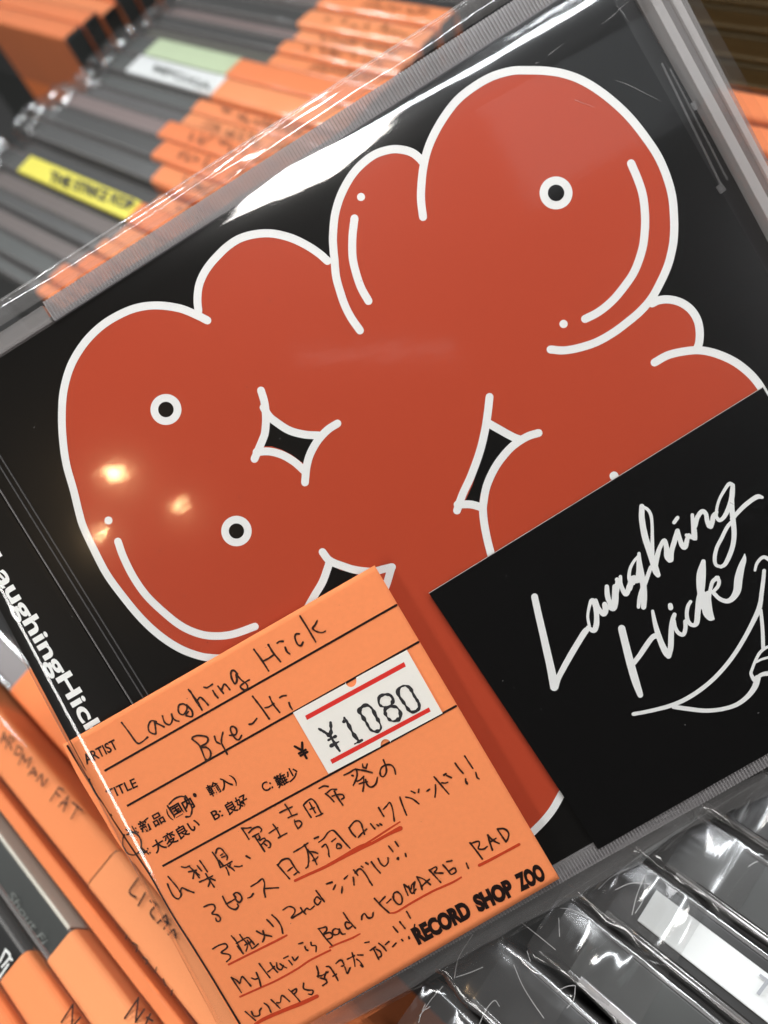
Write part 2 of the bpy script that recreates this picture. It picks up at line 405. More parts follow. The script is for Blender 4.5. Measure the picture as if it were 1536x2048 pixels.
for s in stars:
  _c = (sum(p[0] for p in s) / len(s), sum(p[1] for p in s) / len(s))
  s = [(_c[0] + (p[0] - _c[0]) * 1.14, _c[1] + (p[1] - _c[1]) * 1.10) for p in s]
  polygon('black_gap', s, BLACK, book, 0.022)
SW = 15.6
for _s in ([S1, S2, S3, S4, S5, S6, S7,
  [(522,781),(529,805),(532,835),(530,865),(525,880),(517,899),(509,918)], [(527,815),(538,832),(552,844),(579,861),(609,869),(638,871)],
  [(675,847),(655,860),(635,882),(620,909),(613,935),(610,965)], [(513,904),(539,903),(565,910),(589,924),(609,942)],
  [(979,794),(975,829),(969,865),(959,905),(942,952),(925,989),(914,1021)], [(974,845),(995,857),(1024,873),(1042,880)],
  [(1077,866),(1057,872),(1036,884),(1016,901),(992,932),(974,970),(967,1005),(966,1024),(969,1051),(975,1081),(983,1112)], [(915,1009),(942,1009),(964,1015)],
  [(645,1104),(659,1121),(685,1132),(712,1140),(745,1143),(767,1138),(784,1134)], [(660,1121),(655,1137),(645,1164),(629,1191),(610,1225)], [(783,1135),(772,1171),(758,1200)]]): strokes('white_outline', [_s], WHITE, book, 0.03 + 0.003 * (len(book.children) % 9), SW)
for _s in ([[(709,437),(705,473),(705,512),(711,542),(722,575),(737,602)],
  [(1262,327),(1276,360),(1286,393),(1290,433),(1289,467),(1284,500),(1269,542),(1247,575),(1224,602),(1197,624),(1170,638)],
  [(236,1083),(247,1114),(267,1154),(293,1191),(327,1224),(363,1252),(400,1268),(433,1272),(467,1268),(510,1253)]]): strokes('highlight_stroke', [_s], WHITE, book, 0.03, SW)
def disc(name, c, r, m, z):
    return polygon(name, [(c[0] + r * math.cos(k * math.tau / 40), c[1] + r * math.sin(k * math.tau / 40)) for k in range(40)], m, book, z)
for c, r in (((1112, 386), 33), ((332, 819), 31), ((473, 1062), 30.5)):
    e = disc('eye', c, r, WHITE, 0.03)
    p = disc('pupil', c, r * 0.5, BLACK, 0.045)
for c, r in (((722, 394), 8), ((1127, 648), 8.2), ((217, 1041), 8), ((1228, 952), 9)): disc('white_dot', c, r, WHITE, 0.03)

# ---- ribbed rims of the lid, top and bottom
def ribs(name, x0, x1, ya, yb, z, pitch, m, depth=0.35):
    vs, fs = [], []
    x = x0
    while x < x1:
        w_ = pitch * 0.62
        b = len(vs)
        for (xx, zz) in ((x, z), (x + w_ * 0.25, z + depth), (x + w_ * 0.75, z + depth), (x + w_, z)):
            vs += [(xx, ya, zz), (xx, yb, zz)]
        for k in range(3): fs.append((b + 2 * k, b + 2 * k + 2, b + 2 * k + 3, b + 2 * k + 1))
        x += pitch
    return from_data(name, vs, fs, m, case)
q = P(110, 640); tx0 = q.x
plate('top_rim', [(tx0, by1 + 0.1), (ox1 - 3, by1 + 0.1), (ox1 - 3, oy1), (tx0, oy1)], RIM, case, 0.5, 0.5)
ribs('top_rim_ribs', tx0, ox1 - 3, by1 + 0.15, oy1 - 0.05, 0.52, 0.52, RIM)['kind'] = 'stuff'
plate('top_rim_end', [(ox0 + 1, by1 + 0.3), (tx0 - 0.4, by1 + 0.3), (tx0 - 0.4, oy1 - 0.3), (ox0 + 1, oy1 - 0.3)], RAIL, case, 0.4, 1.4)
plate('bottom_rim', [(bx0, oy0 + 0.2), (ox1 - 3, oy0 + 0.2), (ox1 - 3, by0 - 0.15), (bx0, by0 - 0.15)], RIM, case, 0.3, 0.5)
ribs('bottom_rim_ribs', bx0, ox1 - 3, oy0 + 0.3, by0 - 0.2, 0.32, 0.52, RIM)['kind'] = 'stuff'
# ---- right-hand walls: stepped clear rails down the side
RL = [((1290, 0), (1536, 460)), ((1312, 0), (1536, 415)), ((1333, 0), (1536, 378)), ((1352, 0), (1536, 352)), ((1370, 0), (1536, 330))]
def rail(px_a, px_b, z, th, m, name='side_rail'):
    a0 = P(*line_x(*px_a, *TOP)); a1 = P(*line_x(*px_a, *BOT)); b0 = P(*line_x(*px_b, *TOP)); b1 = P(*line_x(*px_b, *BOT))
    plate(name, [a1, b1, b0, a0], m, case, z, th, bevel=0.12)
RAIL2 = film('case_wall_milky', (0.80, 0.74, 0.73), 0.10, 1.0, 0.06, milk=0.42)
rail(RL[0], RL[1], 1.3, 8.0, RAIL2); rail(RL[1], RL[2], 0.7, 7.0, RAIL); rail(RL[2], RL[3], 1.2, 8.0, RAIL2); rail(RL[3], RL[4], 0.6, 7.0, RAIL)
# booklet tabs and ledges beside the right edge
def tab(pa, pb, w_, z, m, name):
    a = P(*pa); b = P(*pb); d = (b - a).normalized(); n = Vector((-d.y, d.x)) * w_ * PXMM
    plate(name, [a, b, b + n, a + n], m, case, z, 0.3)
tab((1320, 130), (1438, 372), 3, 0.55, TABF, 'lid_tab'); tab((1337, 140), (1452, 362), 2, 0.5, TABF, 'lid_tab')
tab((1440, 368), (1450, 382), -13, 0.6, TABF, 'lid_tab'); tab((1386, 205), (1394, 220), -8, 0.5, TABF, 'lid_tab')
# ---- logo strip (obi) laid over the cover, standing a little off it
oz = 0.75
obi = polygon('logo_strip', [(858,1187),(1526,775),(1552,820),(1700,1100),(1890,1320),(1536,1507),(1484,1536),(1196,1699),(1140,1612),(1024,1437)], OBI, case, oz, 0.18, pz=oz)
obi.location.z += 0
edge = strokes('strip_paper_edge', [[(858,1186.5),(1526,774.5)]], CARD_EDGE, obi, oz - 0.05, 1.6, pz=oz)
LG = [] 
A6 = 5.908
def lw(ws, s=A6): return [x / s for x in ws]
LG += T(1040,1190,A6, dict(p=[(172,20),(215,220),(262,420),(312,640),(360,850),(405,1070)], w=lw([80,82,84,88,92,104])),
  dict(p=[(405,1085),(450,985),(520,850),(610,690),(700,540),(770,430),(810,395)], w=lw([100,70,72,74,72,72,50])),
  dict(p=[(800,380),(870,420),(900,360),(905,250),(895,130),(850,60),(815,150),(800,260),(820,370)], w=lw([40,60,66,60,70,50,36,34,34])),
  dict(p=[(895,60),(930,160),(985,225),(1010,180),(1000,110)], w=lw([40,50,60,70,60])),
  dict(p=[(1025,-100),(1040,20),(1075,130),(1110,170)], w=lw([50,52,52,40])),
  dict(p=[(1000,120),(1060,150),(1110,150),(1125,20),(1120,-100)], w=lw([50,50,70,80,60])),
  dict(p=[(1200,395),(1250,600),(1310,830),(1365,1020),(1420,1180)], w=lw([86,88,92,90,68])),
  dict(p=[(1345,800),(1430,690),(1540,530)], w=lw([60,58,56])))
LG += T(1040,950,A6, dict(p=[(1020,1345),(1030,1440),(1065,1536)], w=lw([46,50,46])),
  dict(p=[(1110,1536),(1130,1400),(1155,1270),(1145,1235)], w=lw([80,70,60,50])),
  dict(p=[(1185,1200),(1190,1290),(1225,1380),(1260,1400),(1290,1310)], w=lw([40,46,56,60,60])),
  dict(p=[(1290,1340),(1330,1220),(1390,1240),(1410,1140),(1405,1010),(1405,925)], w=lw([70,70,80,76,56,36])),
  dict(p=[(1395,960),(1345,1020),(1300,1110),(1290,1220),(1330,1270)], w=lw([30,34,38,46,70])),
  dict(p=[(1405,1000),(1440,1200),(1460,1330),(1465,1450),(1460,1560)], w=lw([56,66,72,70,62])))
LG += T(1276,950,A6, dict(p=[(150,1090),(100,1230),(60,1330),(20,1450),(5,1560)], w=lw([46,52,60,52,40])),
  dict(p=[(45,370),(45,520),(80,720),(130,880),(170,1000),(210,1130),(235,1180)], w=lw([60,68,74,74,76,80,60])),
  dict(p=[(50,375),(110,405),(150,470),(165,580),(168,760),(165,930)], w=lw([36,36,38,36,40,56])),
  dict(p=[(200,1090),(225,960),(260,850),(310,770),(335,860),(345,960),(370,1010)], w=lw([60,60,50,48,60,70,50])),
  dict(p=[(385,1000),(395,900),(430,780),(465,660)], w=lw([66,60,60,56])),
  dict(p=[(465,670),(490,750),(520,830),(555,850),(580,760),(600,710)], w=lw([56,52,60,60,52,44])),
  dict(p=[(425,560),(465,505)], w=lw([44,44])),
  dict(p=[(640,470),(648,560),(660,650),(665,740)], w=lw([38,48,64,66])),
  dict(p=[(570,710),(610,725),(680,755)], w=lw([40,50,36])),
  dict(p=[(670,600),(700,500),(755,430),(800,460),(815,540),(840,600)], w=lw([60,54,54,50,54,60])),
  dict(p=[(860,610),(880,540),(890,480),(930,440)], w=lw([56,56,50,40])),
  dict(p=[(925,500),(965,535),(1020,490),(1070,390),(1105,280),(1115,180),(1120,120)], w=lw([40,44,50,56,60,58,46])),
  dict(p=[(1120,120),(1075,105),(1020,180),(960,290),(930,400),(925,500)], w=lw([44,44,38,34,34,34])),
  dict(p=[(1105,300),(1110,420),(1125,560),(1135,700),(1120,830),(1080,950),(1030,1050),(980,1085)], w=lw([60,60,60,58,56,56,50,40])),
  dict(p=[(980,1085),(920,1060),(905,980),(930,860),(990,740),(1050,620),(1100,560)], w=lw([36,40,46,44,44,44,44])),
  dict(p=[(1110,520),(1180,440),(1260,360),(1350,290),(1415,255),(1465,265)], w=lw([50,50,54,54,56,36])),
  # k tail and swash of the lower word
  dict(p=[(770,1020),(730,1160),(725,1300),(735,1440),(730,1560)], w=lw([48,70,70,60,60])),
  dict(p=[(775,1020),(778,1160),(770,1300),(755,1440)], w=lw([44,44,44,40])),
  dict(p=[(940,1215),(880,1260),(850,1370),(830,1470),(825,1560)], w=lw([50,46,44,60,60])),
  dict(p=[(925,1215),(955,1250),(945,1310),(895,1370)], w=lw([50,44,44,40])),
  dict(p=[(880,1380),(960,1460),(1050,1490),(1120,1450),(1170,1360),(1185,1230),(1215,1100),(1250,1000),(1258,935)], w=lw([44,46,54,70,90,96,80,56,12])),
  dict(p=[(1380,1125),(1400,1050),(1445,990),(1495,970),(1560,1010)], w=lw([30,36,38,42,44])),
  dict(p=[(1490,1130),(1480,1240),(1460,1400),(1440,1560)], w=lw([44,46,50,50])))
LG += T(1276,1190,A6,
  dict(p=[(10,720),(90,600),(170,500),(215,480)], w=lw([50,56,62,70])),
  dict(p=[(172,190),(195,310),(230,440),(280,580),(330,680),(360,720)], w=lw([36,50,62,70,76,60])),
  dict(p=[(360,720),(385,620),(390,500),(395,380),(410,290),(430,230)], w=lw([66,66,66,60,56,48])),
  dict(p=[(415,300),(440,390),(480,450),(535,465),(560,390),(555,310)], w=lw([56,46,46,50,50,44])),
  dict(p=[(380,120),(385,150)], w=lw([56,60])),
  dict(p=[(620,78),(590,130),(575,220),(590,310),(640,355),(690,330),(705,200),(720,60),(740,-20)], w=lw([40,44,46,50,46,64,66,70,70])),
  dict(p=[(770,150),(800,220),(850,275),(890,280)], w=lw([40,60,56,30])),
  dict(p=[(770,-20),(780,110),(800,200)], w=lw([60,80,70])),
  dict(p=[(825,-20),(835,100),(850,190),(885,272)], w=lw([60,64,60,30])),
  # swallow-tailed flourish
  dict(p=[(-55,1405),(60,1385),(220,1350),(400,1300),(560,1230),(720,1130),(880,1000),(1030,840),(1150,680),(1260,500),(1350,330),(1420,180),(1450,60),(1455,-20)], w=lw([46,46,48,52,52,52,50,50,50,50,54,60,52,46])),
  dict(p=[(420,1320),(600,1345),(800,1365),(1000,1345),(1170,1290),(1300,1190),(1380,1080),(1410,980)], w=lw([52,52,50,48,52,58,70,74])),
  dict(p=[(1450,180),(1465,330),(1475,480),(1478,620)], w=lw([40,42,44,46])),
  dict(p=[(1560,600),(1500,630),(1440,680),(1390,770),(1350,870),(1335,930),(1370,1000)], w=lw([30,36,38,36,34,38,50])),
  dict(p=[(1400,790),(1460,760),(1560,730)], w=lw([28,28,30])),
  dict(p=[(1400,985),(1450,945),(1500,930),(1560,925)], w=lw([50,46,52,56])))
strokes('script_logo', LG, WHITE, obi, oz + 0.02, 8, pz=oz, n=5)

# ================================================================== ORANGE PRICE CARD
cz = 1.75
card = root('price_card', 'orange handwritten shop card with a white price sticker, over the front cover', 'price card', CASE)
# sheet follows the left edge round: flat part, then a bend past the printed margin line
outer = [(128, 1488), (240, 1695), (395, 1985), (440, 2070), (480, 2140)]
flat = [(135,1492),(176,1560),(218,1628),(298,1747),(350,1838),(391,1902),(430,1965),(478,2045),(500,2080)]
RC_ = 5.5
def drop(x, y):
    dl = max(0.7, x - xl(y) + 0.3)
    return 0.0 if dl >= RC_ else RC_ - math.sqrt(max(0.0, RC_ * RC_ - (RC_ - dl) ** 2))
def PB(px, py, z):
    q = P(px, py, z)
    for _ in range(6): q = P(px, py, z - drop(q.x, q.y))
    return q
def bend(o):
    for v in o.data.vertices: v.co.z -= drop(v.co.x / MM, v.co.y / MM) * MM
    return o
def card_sheet():
    # grid between left boundary and right edge, rows parallel to the top edge
    TR = Vector((749, 1131)); BR = Vector((1119, 1757)); TLc = Vector((128, 1488)); BLc = Vector((520, 2074))
    vs, fs = [], []
    NU, NV = 130, 60
    lb = [Vector(p) for p in ((126,1489),(148,1537),(170,1576),(204,1632),(238,1689),(280,1742),(320,1792),(346,1838),(387,1903),(426,1967),(473,2047),(510,2110))]
    lbc = catmull([Vector((p.x, p.y, 0)) for p in lb], 5)
    BLq = Vector((470, 2104))
    for j in range(NV + 1):
        v = j / NV
        l = lbc[min(len(lbc) - 1, int(round(v * (len(lbc) - 1))))]
        r = TR.lerp(BR, v)
        for i in range(NU + 1):
            u = (i / NU) ** 1.7
            p = Vector((l.x, l.y)).lerp(r, u)
            q = PB(p.x, p.y, cz)
            dz = -drop(q.x, q.y)
            dz += 0.06 * noise.noise(Vector((q.x * 0.02, q.y * 0.02, 5))) * u * (1 - u) * 4
            vs.append((q.x, q.y, cz + dz))
    for j in range(NV):
        for i in range(NU):
            a = j * (NU + 1) + i
            fs.append((a, a + NU + 1, a + NU + 2, a + 1))
    o = from_data('card_sheet', vs, fs, PAPER, card, smooth=True)
    md = o.modifiers.new('thick', 'SOLIDIFY'); md.thickness = 0.22 * MM; md.offset = -1
    return o
sheet = card_sheet()
pz = cz + 0.45
lz = cz + 0.09
def cs(name, items, m, width, k=0.0, **kw): return bend(strokes(name, items, m, card, lz + k, width, conv=lambda x, y: PB(x, y, lz + k), **kw))
cs('ruled_line', [[(176,1560.5),(793,1210)],[(222,1630),(837,1284)],[(298,1747),(912,1412)],
   [(135,1492),(176,1560),(218,1628),(262,1694),(298,1747),(325,1795),(350,1838),(391,1902),(430,1965),(478,2045),(500,2080)]], LINE, 4.6)
bend(lettering('printed_text', [('ARTIST', (173,1529), (237,1496), 29, 0.018), ('TITLE', (218,1599), (276,1573), 27, 0.014),
  ('N:', (263,1674), (278,1665), 27, 0.01), ('新品', (284,1666), (331,1641), 27, 0.022), ('(', (339,1637), (344,1634), 27, 0.008), ('国内', (348,1635), (390,1611), 27, 0.03), ('・', (395,1605), (401,1601), 40, 0.012),
  ('輸入', (421,1593), (466,1568), 27, 0.02), (')', (468,1567), (474,1563), 27, 0.008),
  ('A:', (286,1715), (302,1706), 27, 0.01), ('大変良い', (311,1706), (402,1653), 27, 0.022), ('B:', (429,1641), (447,1631), 27, 0.016), ('良好', (457,1629), (499,1606), 27, 0.022),
  ('C:', (529,1585), (547,1575), 27, 0.016), ('難少', (556,1575), (600,1551), 27, 0.022)], LINE, card, lz, conv=lambda x, y: PB(x, y, lz)))
lettering('shop_name', [('RECORD', (836,1888), (945,1830), 45, 0.066), ('SHOP', (957,1823), (1031,1787), 45, 0.066), ('ZOO', (1041,1781), (1093,1756), 45, 0.066)], LINE, card, lz, pz=lz)
PX = T(410,1480,A6, [(1060,75),(1140,120)], [(1148,30),(1150,120)], [(1150,120),(1200,215)], [(1110,160),(1190,115)], [(1130,185),(1210,140)])
cs('printed_yen', PX, LINE, 5)
HW = []
HW += T(140,1340,A6, [(610,622),(700,740),(790,860),(850,850),(915,795)], [(1020,610),(960,600),(925,660),(940,730),(1010,755),(1010,690),(1000,610)], [(1000,620),(1050,640),(1110,670)],
  [(1090,540),(1120,620),(1180,645),(1210,580),(1200,520)], [(1200,530),(1240,590),(1290,605)],
  [(1390,430),(1340,400),(1285,420),(1285,500),(1340,525),(1380,470),(1380,410)], [(1385,420),(1440,480),(1445,545),(1400,545),(1370,530),(1400,490)],
  [(1400,230),(1500,360),(1560,470)])
HW += T(380,1220,A6, [(0,950),(60,1060),(135,1165)], [(85,1070),(120,1030),(160,1060),(215,1120)], [(165,910),(205,915),(265,875)], [(270,950),(300,1000),(330,1035)],
  [(330,900),(365,945),(395,985)], [(375,940),(400,880),(430,890),(470,940)], [(560,755),(520,715),(485,730),(490,800),(530,870),(555,830),(545,760)], [(555,770),(610,830),(665,870),(680,920),(640,945),(595,905),(640,860),(700,825)],
  [(755,465),(840,580),(930,720)], [(925,410),(980,500),(1070,610)], [(870,600),(930,570),(1000,520)], [(1030,390),(1060,370),(1100,370)], [(1125,440),(1145,490),(1180,518)],
  [(1290,280),(1250,285),(1240,330),(1270,400),(1310,420),(1335,380)], [(1300,70),(1400,230),(1485,375)])
HW += T(480,1220,A6, [(912,125),(890,170),(860,215),(900,250),(970,265),(1010,248)])
HW += T(380,1220,A6, [(740,1020),(840,1150),(935,1285)], [(940,1025),(980,1110),(1060,1210)], [(885,1155),(930,1145),(990,1105)], [(1060,1035),(1095,1015),(1135,1010)], [(1170,1095),(1185,1140),(1210,1175)], [(700,1350),(740,1340),(790,1280)],
  [(470,1480),(540,1470),(550,1410),(510,1375),(480,1390),(490,1450),(540,1520),(580,1530),(610,1480)])
HW += T(380,1420,A6, [(290,310),(310,370),(360,400)], [(390,260),(375,320),(375,390),(420,480),(440,520)])
HW += T(340,1420,A6, [(260,340),(350,420),(400,540),(430,600)], [(265,320),(330,300),(420,310),(450,340),(430,390),(360,430)], [(360,440),(430,440),(475,480),(480,540),(450,590),(420,580)])
HW = [s for s in HW]
cs('handwriting', HW, INK, 3.6, jit=0.5)
H2 = []
# circled and crossed-out marks
H2 += T(230,1500,A6, [(640,640),(700,580),(780,548),(850,570),(890,640),(910,700),(890,780),(840,790)], [(850,565),(830,540)],
  [(620,660),(700,780)], [(130,940),(250,990)], [(140,1000),(250,960)], [(250,980),(300,1050),(310,1130),(290,1200),(220,1240),(150,1220),(100,1140),(90,1060),(110,1000)], [(270,1215),(380,1190)])
# line 1
H2 += T(320,1640,A6, [(95,665),(150,730),(200,790),(240,850)], [(90,755),(120,830),(165,905),(215,930),(250,890),(245,830),(265,800),(330,830),(400,855)],
  [(255,550),(300,560),(350,540)], [(350,550),(400,600),(465,680)], [(340,610),(390,600),(430,590)], [(400,620),(390,690)], [(395,600),(450,640),(465,650)], [(440,540),(490,600)], [(470,480),(520,550),(560,610)],
  [(540,635),(580,700),(640,790)], [(470,730),(540,700),(620,660)], [(590,700),(585,740),(570,785)], [(600,690),(650,710)],
  [(620,380),(670,450),(690,490),(715,560)], [(660,390),(675,340),(720,335),(760,380),(795,430),(790,470)], [(715,415),(740,400)], [(730,440),(770,425)], [(700,480),(740,530)], [(715,560),(780,530),(850,490)], [(780,560),(800,600),(815,650)], [(800,540),(850,570),(880,600)], [(830,520),(820,560)], [(880,545),(930,550),(970,540)],
  [(1020,425),(1065,450)],
  [(965,95),(1010,160),(1050,225)], [(965,95),(1020,95),(1075,88)], [(1050,150),(1100,100),(1165,80),(1200,110),(1190,140)], [(1095,195),(1165,160)], [(1120,190),(1150,230),(1180,210),(1170,180)], [(1140,230),(1190,300),(1235,370)], [(1180,240),(1230,215),(1250,240)], [(1200,290),(1250,240),(1300,270),(1300,320),(1280,325)], [(1230,280),(1260,300)],
  [(1335,50),(1380,110),(1420,190)], [(1290,155),(1340,120),(1390,90)], [(1400,210),(1450,180),(1500,155)])
H2 += T(480,1560,A6, [(530,285),(570,340),(605,405)], [(470,385),(540,350),(615,315)], [(570,445),(620,420),(675,402)], [(645,470),(650,510),(685,570)], [(650,490),(700,480),(730,510),(710,550),(685,570)],
  [(750,300),(800,380),(840,440)], [(755,290),(800,245),(850,225),(900,280),(940,360),(965,400)], [(820,265),(850,320),(890,385)], [(830,345),(880,325)], [(900,430),(940,415),(978,392)],
  [(935,97),(990,70),(1040,75)], [(1010,160),(1060,200),(1110,255)], [(1030,150),(1080,110),(1140,110)], [(1115,130),(1140,180),(1170,230),(1215,295)], [(1090,190),(1150,170),(1210,170),(1230,205),(1200,225)])
H2 += T(660,1500,A6, [(165,295),(230,265),(300,225),(320,270),(310,340),(275,415)], [(300,225),(400,240),(500,265)], [(260,300),(275,305)], [(385,165),(390,200),(410,210)], [(440,165),(425,215)],
  [(320,370),(360,350),(400,310)], [(345,400),(390,385),(440,375)], [(395,310),(400,400),(388,485)], [(420,350),(435,400),(470,435),(510,430),(545,390),(560,320)],
  [(630,115),(660,190),(665,260),(630,315),(595,290),(600,220),(650,180),(720,175),(760,220),(775,285)])
# line 2
H2 += T(320,1640,A6, [(520,1025),(580,1000),(635,1000),(650,1050),(615,1105),(680,1120),(715,1160),(700,1195),(670,1190),(660,1160)],
  [(740,900),(775,970),(820,1030),(890,1055),(925,1020),(915,990)], [(780,990),(840,960),(900,915),(870,880),(905,855),(950,880),(968,930),(940,970),(905,950),(880,900)],
  [(1035,920),(1075,905),(1100,870)], [(1075,785),(1150,740),(1210,695),(1235,750),(1230,830),(1245,910)], [(1235,810),(1310,805),(1400,800)])
H2 += T(480,1560,A6, [(440,1000),(510,1080),(585,1165)], [(450,1000),(500,945),(575,930),(620,990),(665,1060),(700,1095)], [(565,1075),(620,1030)], [(640,1120),(690,1080)],
  [(635,850),(720,800),(800,745)], [(760,760),(800,850),(810,950),(800,1020),(778,1040)], [(800,820),(860,900),(908,995)], [(800,840),(860,845),(920,865)], [(860,950),(900,930),(920,905)],
  [(880,688),(925,670)], [(930,735),(990,690),(1040,620),(1100,595),(1160,650),(1230,730),(1300,805)], [(970,790),(1010,760),(1040,810),(1050,870)], [(1045,870),(1055,905)], [(1085,725),(1130,690)], [(1140,800),(1150,750),(1190,770),(1195,800),(1150,810)],
  [(1285,560),(1320,620),(1365,670)], [(1290,565),(1340,500),(1385,480),(1430,510),(1455,590),(1470,640)], [(1400,675),(1450,620),(1495,580)])
H2 += T(660,1500,A6, [(480,870),(530,930)], [(555,880),(575,895)], [(590,870),(612,885)], [(575,680),(605,730),(635,780)], [(630,700),(670,660),(705,620),(740,700),(760,840)],
  [(825,555),(860,660),(905,770)], [(895,555),(970,575),(1050,635)], [(960,485),(1005,508)], [(1050,462),(1045,498)], [(1145,485),(1175,465)], [(1245,410),(1248,480),(1240,555)], [(1230,315),(1310,410),(1405,520)], [(1320,385),(1360,390),(1390,380)], [(1345,295),(1370,280)], [(1380,300),(1435,325)])
H2 += T(800,1480,A6, [(650,270),(700,340),(745,390)], [(765,190),(810,260),(860,335)], [(775,460),(780,510),(800,520),(790,495)], [(895,380),(910,440),(935,460)])
# line 3
H2 += T(400,1780,A6, [(150,695),(220,655),(300,635),(320,680),(250,740),(340,760),(360,800),(315,845)], [(370,540),(430,610),(510,750)], [(430,630),(480,600),(560,560),(600,590),(640,640)], [(470,525),(510,580),(560,640),(545,720)], [(440,660),(500,740)], [(530,650),(600,610)], [(560,590),(600,660),(620,690),(690,635)],
  [(670,485),(740,520),(845,545)], [(745,480),(760,550),(740,610)], [(790,350),(830,390),(865,430)], [(850,295),(910,350),(960,430),(978,510)],
  [(980,235),(1050,195),(1110,215),(1120,260),(1080,330),(1140,300),(1190,270),(1210,250)], [(1190,210),(1215,250),(1250,285)], [(1225,260),(1260,215),(1300,230),(1350,190)], [(1425,110),(1380,80),(1350,130),(1390,175),(1430,130)], [(1370,5),(1420,70),(1468,135)])
H2 += T(560,1700,A6, [(550,400),(615,378)], [(655,410),(630,465)], [(735,430),(730,505)], [(760,340),(800,300)], [(865,320),(875,410)], [(870,235),(920,300)], [(890,270),(930,225),(970,235),(1020,300),(1060,370),(1090,415)], [(960,190),(980,205)], [(1015,150),(1040,165)],
  [(1080,140),(1130,210),(1185,270)], [(1160,100),(1190,160),(1235,190),(1275,150),(1275,90)], [(1385,105),(1395,90),(1400,110)], [(1480,40),(1490,75)])
H2 += T(660,1500,A6, [(695,1135),(745,1200)], [(770,1080),(808,1135)])
# line 4
H2 += T(400,1780,A6, [(370,1030),(430,1120),(490,1210)], [(375,1035),(430,1060),(470,1100),(480,1060),(500,1020),(550,1070),(600,1130)], [(610,1040),(650,1055),(690,1040)], [(665,975),(700,1060),(718,1135)],
  [(700,870),(760,950),(825,1035)], [(830,860),(870,920),(915,970)], [(800,970),(850,930),(880,900)], [(905,860),(915,920),(960,940),(985,890)], [(945,870),(985,900),(1025,920)], [(990,805),(1040,780)], [(1050,830),(1090,880)], [(1090,790),(1120,830),(1160,785)], [(1165,635),(1215,620)], [(1240,665),(1250,695),(1275,712)], [(1310,620),(1320,655),(1370,660),(1370,730)])
H2 += T(560,1700,A6, [(455,930),(530,1030),(615,1130)], [(450,930),(500,920),(545,910),(550,950),(520,990),(590,975),(620,1010),(600,1040),(565,1050)], [(700,940),(650,930),(620,960),(640,1000),(690,990),(705,940)], [(700,930),(730,990),(770,990)], [(750,740),(810,830),(890,920)], [(820,860),(780,850),(770,890),(800,930),(850,900)],
  [(965,820),(970,775),(1000,750),(1040,800),(1090,790),(1100,740)], [(1115,570),(1200,660),(1290,740)], [(1180,615),(1240,550)], [(1260,625),(1310,580)], [(1340,560),(1345,510),(1390,495),(1435,540),(1440,620),(1400,640),(1350,590),(1335,550)])
H2 += T(740,1620,4.8, [(325,715),(340,760),(365,820)], [(330,715),(390,760),(400,720),(430,690)], [(370,730),(400,800),(440,760)], [(430,690),(420,740),(425,800)], [(450,640),(480,700),(500,760)], [(450,640),(510,660),(580,715)], [(500,730),(540,690),(570,665)],
  [(570,575),(630,640),(680,695)], [(575,575),(630,545),(640,570),(620,600),(700,605)], [(700,525),(740,570),(780,615),(825,590),(815,555)], [(735,495),(785,485)], [(765,580),(800,555)], [(925,510),(945,560)],
  [(960,315),(1020,390),(1078,470)], [(970,320),(1040,300),(1050,330),(1040,370),(1090,375),(1125,350)], [(1130,240),(1150,310),(1175,385)], [(1130,240),(1180,290),(1240,320)], [(1150,310),(1210,270)], [(1220,180),(1260,240),(1305,305)], [(1225,180),(1290,180),(1330,220),(1325,270),(1305,305)])
# line 5
H2 += T(470,1860,8.17, [(170,1330),(250,1400),(335,1475)], [(270,1330),(310,1400),(400,1390),(400,1320),(430,1275)], [(475,1190),(540,1240),(590,1340)], [(590,1135),(660,1200),(735,1275)], [(680,1190),(740,1180),(750,1100),(780,1070),(890,1165)], [(875,970),(960,1050),(1060,1165)], [(930,1000),(1000,960),(1000,1010),(970,1040)], [(1120,870),(1120,950),(1180,980),(1270,985),(1260,1050),(1200,1045)])
H2 += T(600,1788,A6, [(195,850),(215,920),(215,985)], [(205,970),(260,960),(330,920)], [(310,915),(290,990),(320,1040),(270,1080)], [(240,990),(310,1010)], [(310,855),(350,860),(400,930),(450,1020)], [(390,970),(430,945)], [(425,820),(470,780),(500,790),(520,840),(490,850)], [(530,860),(560,935),(590,870)],
  [(560,770),(600,750),(640,730)], [(615,695),(640,780),(650,855)], [(680,720),(745,720)], [(670,770),(710,800),(745,860),(715,840)], [(765,575),(815,565)], [(830,665),(890,625)], [(870,650),(900,710),(930,770)], [(900,650),(950,680),(960,730),(930,745)], [(930,580),(980,620),(1020,670)], [(1010,595),(1050,560)], [(1095,620),(1135,578)], [(1200,535),(1215,550)], [(1285,505),(1290,525)], [(1100,385),(1155,450)], [(1180,330),(1240,405)], [(1260,205),(1305,285)], [(1350,395),(1355,360)])
cs('handwriting', H2, INK, 3.4, jit=0.5, n=5)
UL = []
UL += T(480,1560,A6, dict(p=[(650,1190),(800,1120),(1000,1030),(1200,920),(1400,810),(1536,750)], w=[5.5,6,6.5,8,11,8]))
UL += T(660,1500,A6, dict(p=[(350,1150),(500,1060),(700,930),(825,850)], w=[4,4,4,3]), dict(p=[(350,1170),(500,1100),(700,990),(830,925)], w=[6,6,7,10]))
UL += T(400,1780,A6, dict(p=[(340,880),(500,800),(700,700),(900,600),(1025,535)], w=[4.5,4.5,4.5,5,4]), dict(p=[(475,1260),(700,1160),(900,1070),(1150,930),(1300,830),(1540,710)], w=4.2))
UL += T(560,1700,A6, dict(p=[(590,1150),(700,1100),(850,1040),(945,990)], w=[4,4,4,3]))
